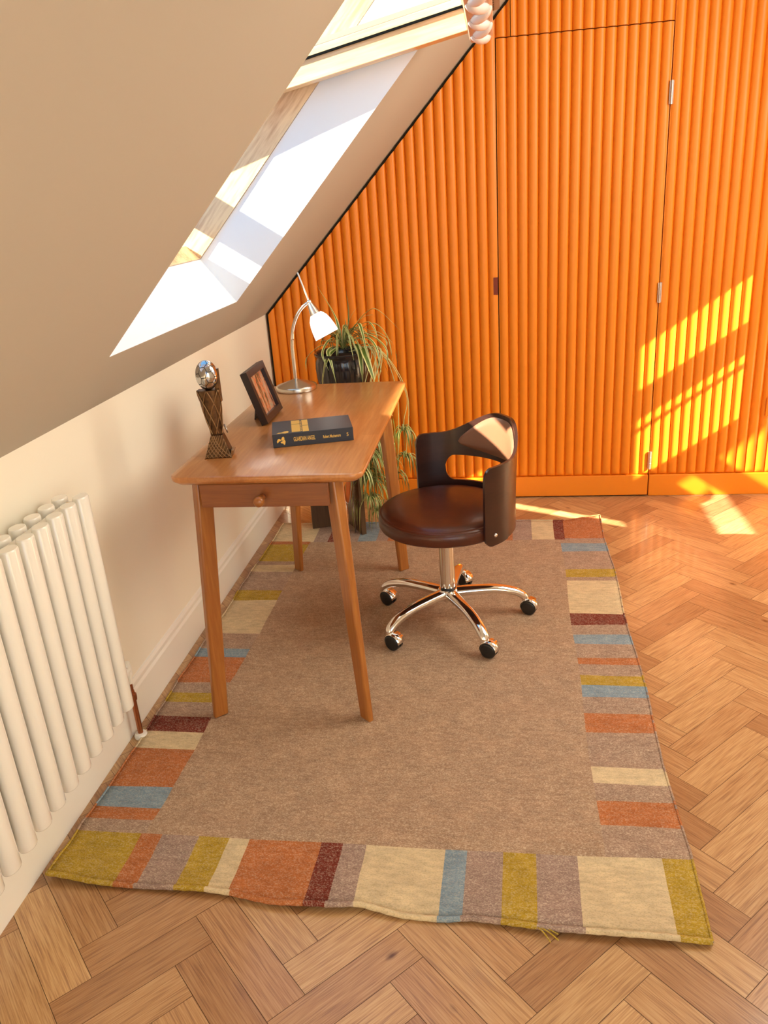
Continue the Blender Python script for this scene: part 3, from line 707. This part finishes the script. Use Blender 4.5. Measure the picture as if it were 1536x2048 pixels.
for i, ang in enumerate((10.5, 82.5, 154.5, 226.5, 298.5)):
    q = radians(ang); d = Vector((cos(q), sin(q), 0)); RL = .268
    pts = catmull([d*.022+Vector((0, 0, .112)), d*.09+Vector((0, 0, .113)), d*.165+Vector((0, 0, .110)), d*.225+Vector((0, 0, .096)), d*.258+Vector((0, 0, .076)), d*.267+Vector((0, 0, .058))], 7)
    n = len(pts); rad = [.0225-.0070*(k/(n-1)) for k in range(n)]
    bm = bmn(); tube(bm, pts, rad, 18, (1.0, .8)); leg = link('leg', bm, CHROME, ch, 'all')
    c = d*(RL-.004)
    cas = bpy.data.objects.new('castor', None); C.objects.link(cas); cas.parent = ch
    cas.location = (c.x, c.y, 0)
    cas.rotation_euler = (0, 0, radians((-112, -140, -122, -120, -116)[i]))
    # axle along local x; wheel radius .024
    r = .0265; off = Vector((0, .017, ZR+r))
    bm = bmn(); lathe(bm, [(0, ZR+r+.003), (.0055, ZR+r+.003), (.0055, .062), (0, .062)], 14); link('stem', bm, CHROME, cas, True)
    for sx in (-1, 1):
        bm = bmn(); M_ = Matrix.Translation(off+Vector((sx*.004, 0, 0))) @ Matrix.Rotation(sx*pi/2, 4, 'Y')
        lathe(bm, [(0, 0), (r, 0), (r, .010), (r-.002, .013), (r-.006, .0145), (0, .0155)], 32, M_); link('wheel', bm, BLACKP, cas, True)
    bm = bmn(); rr = r+.0025; n_ = 16; A = []
    for s_ in (-.0195, .0165):
        A.append([bm.verts.new((s_, off.y-rr*cos(pi*1.05*k/n_-.2)*-1*-1, off.z+rr*sin(pi*1.05*k/n_-.2))) for k in range(n_+1)])
    for k in range(n_): bm.faces.new((A[0][k], A[0][k+1], A[1][k+1], A[1][k]))
    link('hood', bm, CHROME, cas, 'all', solid=.0016)
# ------------------------------------------------------------------ lamp
lamp = thing('desk_lamp', 'brushed nickel desk lamp with glowing white glass shade, at the far end of the desk', 'lamp', (.319, -.822, .7502))
bm = bmn(); lathe(bm, [(0, 0), (.073, 0), (.0745, .001), (.0745, .0135), (.0735, .0155), (.068, .018), (.03, .031), (.012, .037), (.0075, .040), (0, .040)], 64); link('base', bm, BRUSH, lamp, True)
bm = bmn(); tube(bm, [(0, 0, .03), (.0, 0, .15), (.003, 0, .178)], .0068, 18); link('pole', bm, BRUSH, lamp, True)
bm = bmn(); tube(bm, catmull([(.003, 0, .178), (.008, 0, .21), (.018, 0, .24), (.036, 0, .272), (.058, 0, .295), (.076, 0, .306)], 6), .0062, 16); link('curved_neck', bm, CHROME, lamp, 'all')
J = Vector((.078, 0, .307))
bm = bmn(); bmesh.ops.create_uvsphere(bm, u_segments=20, v_segments=12, radius=.0095, matrix=Matrix.Translation(J)); link('joint', bm, CHROME, lamp, 'all')
bm = bmn(); tube(bm, [J, Vector((.047, 0, .408))], [.0032, .0026], 12); link('aiming_rod', bm, SKIRT, lamp, 'all')
ax = Vector((.42, -.05, -.90)).normalized(); MJ = Matrix.Translation(J) @ ax.to_track_quat('Z', 'Y').to_matrix().to_4x4()
bm = bmn(); lathe(bm, [(0, .004), (.010, .004), (.012, .012), (.021, .046), (.0215, .05), (0, .05)], 32, MJ); link('shade_holder', bm, BRUSH, lamp, True)
bm = bmn(); lathe(bm, [(.019, .044), (.026, .052), (.0335, .064), (.039, .082), (.0425, .104), (.0445, .128), (.0425, .128), (.040, .104), (.036, .082), (.030, .064), (.019, .050)], 44, MJ); link('glass_shade', bm, GLASSW, lamp, 'all')
bm = bmn(); bmesh.ops.create_uvsphere(bm, u_segments=16, v_segments=10, radius=.018, matrix=MJ @ Matrix.Translation((0, 0, .08))); link('bulb', bm, mat('bulb', (1, 1, 1), .3, emit=(1, .9, .7), es=6), lamp, 'all')

# ------------------------------------------------------------------ photo frame
A = Vector((.3465, -1.312, 0)); B = Vector((.343, -1.088, 0))
fr = thing('picture_frame', 'deep black-brown picture frame leaning back on the desk beside the book', 'picture frame', (A.x, A.y, .7568), math.atan2(B.y-A.y, B.x-A.x)-pi/2)
# local: y along the width, x towards viewer, z up; lean back
lean = Matrix.Rotation(radians(-17), 4, 'Y'); Wf, Hf, Df, bw = .150, .178, .022, .021
Wf = .193; Hf = .168
def fpart(name, lo, hi, mt, bev=.0015):
    bm = bmn(); box(bm, lo, hi, 0, lean); return link(name, bm, mt, fr, bevel=bev)
bm = bmn()
box(bm, (-Df, 0, 0), (0, bw, Hf), 0, lean); box(bm, (-Df, Wf-bw, 0), (0, Wf, Hf), 0, lean)
box(bm, (-Df, bw, 0), (0, Wf-bw, bw), 0, lean); box(bm, (-Df, bw, Hf-bw), (0, Wf-bw, Hf), 0, lean)
link('moulding', bm, FRAMEB, fr)
def photo_mat():
    M = mat('printed_photo', (1, 1, 1), .25, coat=.4); nt = M.node_tree; N = nt.nodes; L = nt.links; b = N['Principled BSDF']
    tc = N.new('ShaderNodeTexCoord'); mp = N.new('ShaderNodeMapping'); mp.inputs['Scale'].default_value = (1, 26, 13); mp.inputs['Rotation'].default_value = (.5, 0, 0)
    n = N.new('ShaderNodeTexNoise'); n.inputs['Scale'].default_value = 1.6; n.inputs['Detail'].default_value = 6; n.inputs['Roughness'].default_value = .65
    r = N.new('ShaderNodeValToRGB'); e = r.color_ramp.elements; e[0].position = .3; e[0].color = (.02, .012, .01, 1); e[1].position = .75; e[1].color = (.85, .42, .22, 1)
    for p_, c in ((.42, (.16, .10, .05, 1)), (.5, (.62, .18, .08, 1)), (.57, (.30, .28, .18, 1)), (.66, (.75, .27, .13, 1))): q = e.new(p_); q.color = c
    L.new(tc.outputs['Object'], mp.inputs[0]); L.new(mp.outputs[0], n.inputs['Vector']); L.new(n.outputs['Fac'], r.inputs[0]); L.new(r.outputs[0], b.inputs['Base Color']); return M
fpart('photograph', (-.014, bw, bw), (-.012, Wf-bw, Hf-bw), photo_mat(), 0)
fpart('backing_board', (-Df+.002, bw-.005, bw-.005), (-.0145, Wf-bw+.005, Hf-bw+.005), FRAMEB, 0)
bm = bmn(); hexa(bm, [(-.066, Wf/2-.02, -.0062), (-.063, Wf/2-.02, -.0062), (-.063, Wf/2+.02, -.0062), (-.066, Wf/2+.02, -.0062)], [(-.051, Wf/2-.012, .085), (-.048, Wf/2-.012, .085), (-.048, Wf/2+.012, .085), (-.051, Wf/2+.012, .085)]); bmesh.ops.recalc_face_normals(bm, faces=bm.faces[:]); link('easel_strut', bm, FRAMEB, fr)

# ------------------------------------------------------------------ book
bk = thing('book', 'thick black hardback book with gold lettering lying flat on the desk', 'book', (.4255, -1.5465, .7502), math.atan2(.0595, .2195))
Lb, Wb, Hb = .2255, .140, .038
bm = bmn(); box(bm, (0, -.001, 0), (Lb, Wb, .0028)); box(bm, (0, -.001, Hb-.0028), (Lb, Wb, Hb)); box(bm, (0, -.003, 0), (Lb, .0015, Hb)); link('cover', bm, BOOKC, bk, bevel=.0008)
bm = bmn(); box(bm, (.004, .002, .0029), (Lb-.004, Wb-.005, Hb-.0029)); link('pages', bm, PAGES, bk)
def text(body, size, M_, parent, name, mt, sx=1.0):
    cu = bpy.data.curves.new(name, 'FONT'); cu.body = body; cu.size = size; cu.extrude = .00015; cu.align_y = 'CENTER'; cu.offset = size*.012
    tmp = bpy.data.objects.new('tmp', cu); C.objects.link(tmp)
    bpy.context.view_layer.update()
    me = bpy.data.meshes.new_from_object(tmp.evaluated_get(bpy.context.evaluated_depsgraph_get()))
    bpy.data.objects.remove(tmp)
    me.transform(Matrix.Diagonal((sx, 1, 1, 1))); me.transform(M_)
    me.materials.clear(); me.materials.append(mt); o = bpy.data.objects.new(name, me); C.objects.link(o); o.parent = parent; return o
MSP = Matrix.Rotation(pi/2, 4, 'X')
text('GUARDIAN ANGEL', .0175, Matrix.Translation((.058, -.0032, .0195)) @ MSP, bk, 'spine_title', GOLD, .40)
text('Robert Muchamore', .0125, Matrix.Translation((.140, -.0032, .0185)) @ MSP, bk, 'spine_author', GOLD, .50)
text('5', .014, Matrix.Translation((.206, -.0032, .0185)) @ MSP, bk, 'spine_mark', GOLD, .9)
def blob(bm, pts, z0, z1, M_):
    hexa(bm, [M_ @ Vector((x, y, z0)) for x, y in pts], [M_ @ Vector((x, y, z1)) for x, y in pts])
# spine emblem : winged figure
bm = bmn(); MM = Matrix.Translation((.024, -.0031, .019)) @ MSP
for pts in ([(-.013, -.001), (-.009, .006), (-.003, .006), (-.001, .001), (-.006, -.001), (-.009, -.004), (-.012, -.006)],
            [(-.001, .002), (.002, .009), (.006, .012), (.009, .008), (.008, .003), (.004, .000)],
            [(.002, -.002), (.009, .003), (.011, -.003), (.009, -.011), (.006, -.012), (.004, -.008), (-.001, -.007), (-.003, -.003)]):
    blob(bm, pts, 0, .0003, MM)
bmesh.ops.recalc_face_normals(bm, faces=bm.faces[:]); link('spine_emblem', bm, GOLD, bk)
bm = bmn()
for lo, hi in (((.055, .008), (.0795, .088)), ((.055, .092), (.0795, .132)), ((.0855, .004), (.103, .066)), ((.0855, .070), (.103, .130))): box(bm, (*lo, Hb), (*hi, Hb+.0003))
for i in range(7): box(bm, (.0808, .010+i*.017, Hb), (.0838, .020+i*.017, Hb+.0003))
pts = [(.012, .004), (.018, .014), (.026, .013), (.034, .022), (.043, .024), (.047, .015), (.044, .005), (.036, .001), (.026, .006)]
blob(bm, pts, Hb, Hb+.0003, Matrix.Identity(4)); bmesh.ops.recalc_face_normals(bm, faces=bm.faces[:])
link('gold_cover_blocks', bm, GOLD, bk)

# ------------------------------------------------------------------ trophy
tr = thing('football_trophy', 'small bronze trophy topped with a silvery football, near the wall on the desk', 'trophy', (.290, -1.605, .7502), radians(8))
bm = bmn(); hexa(bm, [(-.038, -.024, 0), (.036, -.024, 0), (.036, .024, 0), (-.038, .024, 0)], [(-.015, -.015, .062), (.017, -.015, .062), (.017, .015, .062), (-.015, .015, .062)])
base = link('plinth', bm, BRONZE, tr, bevel=.002)
bm = bmn()   # raised lattice on the front face of the plinth
def lat(bm, O, U, V, n1, n2, r, crop=None):
    for i in range(-n2, n1+1):
        for sgn in (1, -1):
            pts = []
            for k in range(13):
                v = k/12; u = (i + sgn*v*n2*.9)/n1
                if 0 <= u <= 1: pts.append(O(u, v))
            if len(pts) > 1: tube(bm, pts, r, 6)
fo = lambda u, v: Vector(((-.038+.023*v)+(.074-.042*v)*u, -.0245+.009*v, .062*v))
lat(bm, fo, 0, 0, 6, 5, .0011); link('plinth_lattice', bm, BRONZEL, base, 'all')
bm = bmn(); box(bm, (.024, -.020, .012), (.031, .014, .036), 0, Matrix.Translation((.003, 0, 0)) @ Matrix.Rotation(.35, 4, 'Y') @ Matrix.Translation((0, 0, -.005))); link('name_plate', bm, BRONZEL, tr, bevel=.002)
bm = bmn(); rings = []
for k in range(15):
    f = k/14; z = .060+.125*f; wx = .016+.016*f; wy = .012+.010*f; tw = .0; cx = .0-.006*f
    rings.append([bm.verts.new((cx+wx*cos(a+.2)*1.0, wy*sin(a+.2), z)) for a in [2*pi*i/10 for i in range(10)]])
for a, b in zip(rings, rings[1:]):
    for i in range(10): bm.faces.new((a[i], a[(i+1) % 10], b[(i+1) % 10], b[i]))
bm.faces.new(rings[0]); bm.faces.new(rings[-1]); bmesh.ops.recalc_face_normals(bm, faces=bm.faces[:]); col_ = link('column', bm, BRONZE, tr, True)
bm = bmn()
for i in range(12):   # spiral ridges
    pts = []
    for k in range(20):
        f = k/19; a = 2*pi*i/12+f*2.0*(1 if i % 2 else -.8); pts.append(((.0165+.016*f)*cos(a)-.006*f, (.0125+.010*f)*sin(a), .060+.125*f))
    tube(bm, pts, .0014, 6)
link('column_ridges', bm, BRONZEL, col_, 'all')
bm = bmn(); M_ = Matrix.Translation((.026, -.010, .078)) @ Matrix.Rotation(radians(75), 4, 'Y') @ Matrix.Rotation(radians(-20), 4, 'X')
lathe(bm, [(0, 0), (.011, 0), (.013, .0015), (.013, .003), (.0115, .0035), (0, .003)], 28, M_); link('round_badge', bm, STEEL, tr, True)
bm = bmn()
hexa(bm, [(.012, -.004, .150), (.026, -.004, .150), (.026, .012, .150), (.012, .012, .150)], [(.012, -.004, .236), (.027, -.004, .240), (.027, .012, .240), (.012, .012, .236)]); bmesh.ops.recalc_face_normals(bm, faces=bm.faces[:]); link('back_post', bm, BRONZE, tr, bevel=.002)
# ball : truncated icosahedron with grooved seams
def ball():
    ph = (1+math.sqrt(5))/2; vs = set()
    for a, b, c in ((0, 1, 3*ph), (1, 2+ph, 2*ph), (ph, 2, 2*ph+1)):
        for sa in (1, -1):
            for sb in (1, -1):
                for sc_ in (1, -1):
                    q = (a*sa, b*sb, c*sc_)
                    for p in (q, (q[1], q[2], q[0]), (q[2], q[0], q[1])): vs.add(tuple(round(x, 5)+0.0 for x in p))
    bm = bmn(); [bm.verts.new(Vector(v).normalized()) for v in vs]
    bmesh.ops.remove_doubles(bm, verts=bm.verts[:], dist=.001)
    bmesh.ops.convex_hull(bm, input=bm.verts[:])
    bmesh.ops.dissolve_limit(bm, angle_limit=.02, verts=bm.verts[:], edges=bm.edges[:])
    fs = bm.faces[:]; r = bmesh.ops.inset_individual(bm, faces=fs, thickness=.035, depth=0)
    for f in r['faces']: f.material_index = 1
    big = [f for f in bm.faces if f.material_index == 0]
    bmesh.ops.poke(bm, faces=big)
    bmesh.ops.subdivide_edges(bm, edges=bm.edges[:], cuts=2, use_grid_fill=True)
    for v in bm.verts: v.co.normalize()
    return bm
bm = ball()
M_ = Matrix.Translation((-.004, -.002, .224)) @ Matrix.Rotation(.5, 4, 'Z') @ Matrix.Rotation(.4, 4, 'X') @ Matrix.Diagonal((.031, .031, .031, 1))
for v in bm.verts: v.co = Matrix.Diagonal((.95, .95, 1.28, 1)).to_3x3() @ ((M_ @ v.co)-Vector((-.004, -.002, .224))) + Vector((-.004, -.002, .224))
link('football', bm, [BALLM, SEAM], tr, 'all')

# ------------------------------------------------------------------ plant stand, plant
st = thing('plant_stand', 'dark walnut plant stand of upright boards behind the desk', 'plant stand', (.36, -.34, 0))
def board(name, p, q, th, z0, z1):
    p, q = Vector((*p, 0)), Vector((*q, 0)); d = (q-p).normalized(); n = Vector((-d.y, d.x, 0))*th/2
    bm = bmn(); hexa(bm, [v+Vector((0, 0, z0)) for v in (p-n, q-n, q+n, p+n)], [v+Vector((0, 0, z1)) for v in (p-n, q-n, q+n, p+n)])
    bmesh.ops.recalc_face_normals(bm, faces=bm.faces[:])
    for v in bm.verts: v.co -= Vector((.36, -.34, 0))
    return link(name, bm, WALNUT, st, bevel=.002)
board('side_board', (.205, -.375), (.325, -.335), .020, ZR, .56)
board('side_board', (.372, -.315), (.455, -.452), .022, ZR, .56)
bm = bmn(); lathe(bm, [(0, .56), (.135, .56), (.137, .563), (.137, .575), (.135, .578), (0, .578)], 48, Matrix.Translation((.395-.36, -.335+.34, 0))); link('round_shelf', bm, WALNUT, st, True)
sl = thing('magazine_sling', 'orange cloth sling with a pale wire rim beside the dark plant stand', 'sling', (.427, -.447, 0))
bm = bmn(); N1, N2 = 12, 10; rr = []
for i in range(N1+1):
    u = i/N1; rr.append([bm.verts.new((-.055+.11*u*.45, -.02+.04*j/N2, .165+.125*((2*u-1)**2)**1.1*(.6 if u < .5 else 1.05))) for j in range(N2+1)])
for a, b in zip(rr, rr[1:]):
    for j in range(N2): bm.faces.new((a[j], a[j+1], b[j+1], b[j]))
bm.faces.new([q[0] for q in rr])
link('cloth', bm, SLING, sl, 'all', solid=.003)
bm = bmn(); pts = [(-.055+.11*u*.45, -.022, .163+.125*((2*u-1)**2)**1.1*(.6 if u < .5 else 1.05)) for u in [i/16 for i in range(17)]]; tube(bm, pts, .002, 8); 
tube(bm, [(-.04, -.018, ZR), (-.04, -.018, .175)], .002, 8); tube(bm, [(-.015, .018, ZR), (-.015, .018, .175)], .002, 8)
link('wire_rim', bm, STEEL, sl, 'all')

pot = thing('potted_spider_plant', 'spider plant with cream-striped leaves in a ribbed black pot behind the desk', 'plant', (.402, -.335, .578))
bm = bmn(); n = 96; rings = []
prof = [(.070, 0), (.085, .01), (.103, .06), (.115, .11), (.118, .15), (.116, .18), (.110, .195), (.112, .200), (.118, .206), (.119, .214), (.115, .218), (.108, .216), (.104, .205), (.102, .19)]
for i, (r, z) in enumerate(prof):
    rib = .0042 if 1 <= i <= 5 else 0
    rings.append([bm.verts.new(((r-rib*(.5+.5*cos(24*2*pi*k/n+sin(z*40)*.6)))*cos(2*pi*k/n), (r-rib*(.5+.5*cos(24*2*pi*k/n+sin(z*40)*.6)))*sin(2*pi*k/n), z)) for k in range(n)])
for a, b in zip(rings, rings[1:]):
    for k in range(n): bm.faces.new((a[k], a[(k+1) % n], b[(k+1) % n], b[k]))
bm.faces.new(rings[0][::-1]); f = bm.faces.new(rings[-1]); f.material_index = 1
link('pot', bm, [POTM, SOIL], pot, True)
def leaf(bm, pts, w, k=7, wmax=.35, tipw=.08, inv=False):
    P_ = catmull(pts, k); m__ = len(P_); rows = []
    for i, p in enumerate(P_):
        t = (P_[min(i+1, m__-1)]-P_[max(i-1, 0)]).normalized(); f = i/(m__-1)
        hor = Vector((0, 0, 1)).cross(t)
        if hor.length < .15: hor = Vector((.8, -.6, 0))
        hor.normalize(); nrm = t.cross(hor).normalized()
        if i and hor.dot(ph) < 0: hor = -hor
        ph = hor
        ww = w*(min(1, .35+f/wmax*.65) if f < wmax else max(tipw, (1-((f-wmax)/(1-wmax))**1.8)))
        rows.append([bm.verts.new(p+hor*ww*s+Vector((0, 0, 1))*abs(s)*ww*.35) for s in (-.5, -.27, 0, .27, .5)])
    for a, b in zip(rows, rows[1:]):
        for j in range(4):
            edge = j in (0, 3)
            bm.faces.new((a[j], a[j+1], b[j+1], b[j])).material_index = 1 if edge != inv else 0
LV = [
[[0.402,-0.33,0.803],[0.392,-0.313,0.878],[0.372,-0.297,0.944],[0.308,-0.28,1.059]],
[[0.409,-0.33,0.803],[0.43,-0.32,0.878],[0.438,-0.31,0.952],[0.433,-0.3,1.036]],
[[0.405,-0.33,0.803],[0.425,-0.34,0.862],[0.43,-0.35,0.93]],
[[0.412,-0.33,0.806],[0.437,-0.33,0.904],[0.46,-0.33,0.947],[0.487,-0.33,0.974]],
[[0.416,-0.33,0.806],[0.464,-0.337,0.892],[0.518,-0.345,0.947],[0.568,-0.353,0.955],[0.665,-0.36,0.861]],
[[0.416,-0.33,0.806],[0.469,-0.323,0.902],[0.512,-0.317,0.93],[0.549,-0.31,0.932]],
[[0.416,-0.33,0.806],[0.464,-0.345,0.88],[0.521,-0.36,0.911],[0.55,-0.375,0.887],[0.565,-0.39,0.845]],
[[0.415,-0.33,0.802],[0.463,-0.346,0.861],[0.508,-0.362,0.865],[0.563,-0.378,0.84],[0.598,-0.394,0.8],[0.6,-0.41,0.746]],
[[0.415,-0.33,0.802],[0.469,-0.355,0.843],[0.522,-0.38,0.848],[0.559,-0.405,0.81],[0.575,-0.43,0.719]],
[[0.419,-0.33,0.806],[0.495,-0.342,0.859],[0.549,-0.355,0.859],[0.594,-0.368,0.834],[0.596,-0.38,0.798]],
[[0.422,-0.33,0.809],[0.489,-0.34,0.878],[0.548,-0.35,0.902],[0.6,-0.36,0.848],[0.618,-0.37,0.747]],
[[0.422,-0.33,0.809],[0.519,-0.325,0.868],[0.582,-0.32,0.845],[0.618,-0.315,0.801],[0.631,-0.31,0.708]],
[[0.412,-0.33,0.799],[0.463,-0.365,0.823],[0.486,-0.4,0.805],[0.501,-0.46,0.748],[0.502,-0.47,0.67]],
[[0.422,-0.33,0.799],[0.49,-0.38,0.812],[0.518,-0.44,0.785],[0.545,-0.48,0.72],[0.56,-0.485,0.66]],
[[0.408,-0.33,0.799],[0.389,-0.37,0.812],[0.36,-0.44,0.785],[0.339,-0.46,0.72],[0.333,-0.465,0.67]],
[[0.402,-0.33,0.8],[0.376,-0.363,0.817],[0.361,-0.42,0.808],[0.377,-0.455,0.765],[0.393,-0.465,0.68]],
[[0.404,-0.33,0.809],[0.379,-0.36,0.848],[0.354,-0.39,0.842],[0.340,-0.44,0.80],[0.366,-0.465,0.741]],
[[0.402,-0.33,0.803],[0.36,-0.35,0.822],[0.315,-0.37,0.822],[0.262,-0.39,0.781],[0.258,-0.41,0.73]],
[[0.399,-0.33,0.806],[0.387,-0.33,0.855],[0.341,-0.33,0.867],[0.293,-0.33,0.853],[0.272,-0.33,0.815]],
[[0.399,-0.33,0.806],[0.398,-0.323,0.847],[0.371,-0.317,0.893],[0.358,-0.31,0.879]],
[[0.433,-0.33,0.86],[0.482,-0.363,0.907],[0.504,-0.397,0.874],[0.525,-0.45,0.785]],
[[0.428,-0.33,0.802],[0.521,-0.33,0.815],[0.568,-0.33,0.767],[0.607,-0.33,0.716],[0.624,-0.33,0.662]],
[[0.435,-0.33,0.798],[0.508,-0.33,0.818],[0.545,-0.33,0.771],[0.552,-0.33,0.692]],
[[0.435,-0.33,0.802],[0.519,-0.32,0.80],[0.567,-0.31,0.74],[0.59,-0.3,0.66]]]
WD = [.011, .007, .010, .008, .012, .008, .010, .013, .014, .009, .010, .009, .019, .022, .017, .014, .011, .010, .006, .008, .012, .010, .009, .010]
def rel(p): return Vector(p)-Vector((.402, -.335, .578))
bm = bmn()
for l, w_ in zip(LV, WD): leaf(bm, [rel(p) for p in l], w_*1.35)
for i in range(44):
    a = random.uniform(0, 2*pi); ln = random.uniform(.09, .20); rise = random.uniform(.03, .09)
    p = Vector((.405, -.33, .80)); d = Vector((cos(a), sin(a)*.7, 0))
    if d.x < -.3: ln *= .7
    leaf(bm, [rel(p), rel(p+d*ln*.35+Vector((0, 0, rise))), rel(p+d*ln*.75+Vector((0, 0, rise*.9))), rel(p+d*ln+Vector((0, 0, rise*.9-.06)))], random.uniform(.007, .012))
link('leaves', bm, [LGREEN, LCREAM], pot, 'all')
# trailing runners with plantlets
bm = bmn()
nodes = [((.500, -.38, .52), 14, .16), ((.515, -.39, .44), 16, .17), ((.490, -.42, .37), 16, .18), ((.465, -.44, .30), 14, .17), ((.500, -.42, .25), 14, .17), ((.490, -.43, .165), 12, .14), ((.516, -.42, .105), 9, .09), ((.635, -.30, .43), 9, .12), ((.64, -.30, .31), 8, .11), ((.60, -.32, .24), 6, .10), ((.53, -.35, .56), 10, .13), ((.535, -.36, .33), 12, .18)]
rb = bmn()
for (x, y, z), n_, ln in nodes:
    top_ = (.50+random.uniform(-.02, .05), -.34, .79)
    if x > .58: top_ = (.53, -.33, .79)
    c0 = rel((x, y, z))
    tube(rb, catmull([rel((.43, -.335, .79)), rel((top_[0]+.03, top_[1]-.02, .80)), rel((x+.02, y, .6 if z < .55 else z+.05)), c0+Vector((.005, 0, .05)), c0], 6), .0016, 6)
    for i in range(int(n_*2.5)):
        a = random.uniform(0, 2*pi); l_ = ln*random.uniform(.6, 1.15); d = Vector((cos(a), sin(a)*.7, 0)); up_ = random.uniform(.005, .035)
        dn = random.uniform(.45, 1.1)*l_; up_ *= .8
        zf = z-dn
        if zf < .02: dn = z-.02
        leaf(bm, [c0, c0+d*l_*.22+Vector((0, 0, up_)), c0+d*l_*.48+Vector((0, 0, up_-dn*.3)), c0+d*l_*.58+Vector((0, 0, -dn))], random.uniform(.008, .014), 5, inv=random.random() < .3)
link('plantlets', bm, [LGREEN, LCREAM], pot, 'all'); link('runners', rb, LCREAM, pot, 'all')

# ------------------------------------------------------------------ radiator
rad = thing('radiator', 'white vertical column radiator with round tubes on the left wall', 'radiator', (.04, -2.008, .2))
bmf = bmn(); rt = .0225
prof = [(0, 0), (rt*.8, 0), (rt*.95, .002), (rt, .005), (rt, .581), (rt*.95, .584), (rt*.9, .585), (rt*.86, .585), (0, .585)]
lathe(bmf, prof, 28, sx=.74, sy=1.0)
tube0 = link('tube', bmf, RADW, rad, True); tube0.location = (.053, 0, .003)
for i in range(12):
    for xf in (.053, 0.0):
        if i == 0 and xf == .053: continue
        c = tube0.copy(); C.objects.link(c); c.parent = rad; c.location = (xf, -i*.0585, .003 if xf else .0)
bm = bmn(); box(bm, (.013, -.72, .545), (.040, .008, .574)); link('header', bm, RADW, rad, bevel=.004)
bm = bmn(); box(bm, (.018, -.72, .02), (.036, .012, .05)); link('header', bm, RADW, rad, bevel=.004)
bm = bmn(); box(bm, (.020, -.018, .5741), (.034, -.004, .5748)); link('sticker', bm, YEL, rad)['label'] = 'small yellow sticker'
for y_q in (-.1, -.6):
    bm = bmn(); box(bm, (-.04, y_q-.015, .45), (-.015, y_q+.015, .50)); link('wall_bracket', bm, RADW, rad)
pp = thing('radiator_pipe', 'copper pipe with valve rising from the floor at the end of the radiator', 'pipe', (.030, -1.862, 0))
bm = bmn(); tube(bm, [(0, 0, .012), (0, 0, .155)], .0075, 16); link('pipe', bm, COPPER, pp, True)
bm = bmn(); lathe(bm, [(0, .0), (.018, .0), (.019, .006), (.016, .013), (.009, .015), (0, .015)], 24); link('floor_collar', bm, SKIRT, pp, True)
bm = bmn(); lathe(bm, [(.0076, .125), (.011, .126), (.012, .135), (.011, .144), (.0076, .145)], 8); tube(bm, [(0, 0, .15), (0, 0, .185)], .006, 12); link('valve', bm, COPPER, pp, True)
bm = bmn(); tube(bm, [(0, 0, .18), (0, 0, .215)], .009, 14); tube(bm, [(0.008, -.01, .228), (.028, -.13, .228)], .008, 14); lathe(bm, [(0, .205), (.012, .205), (.013, .225), (.010, .245), (0, .247)], 20); link('valve_cap', bm, SKIRT, pp, True)
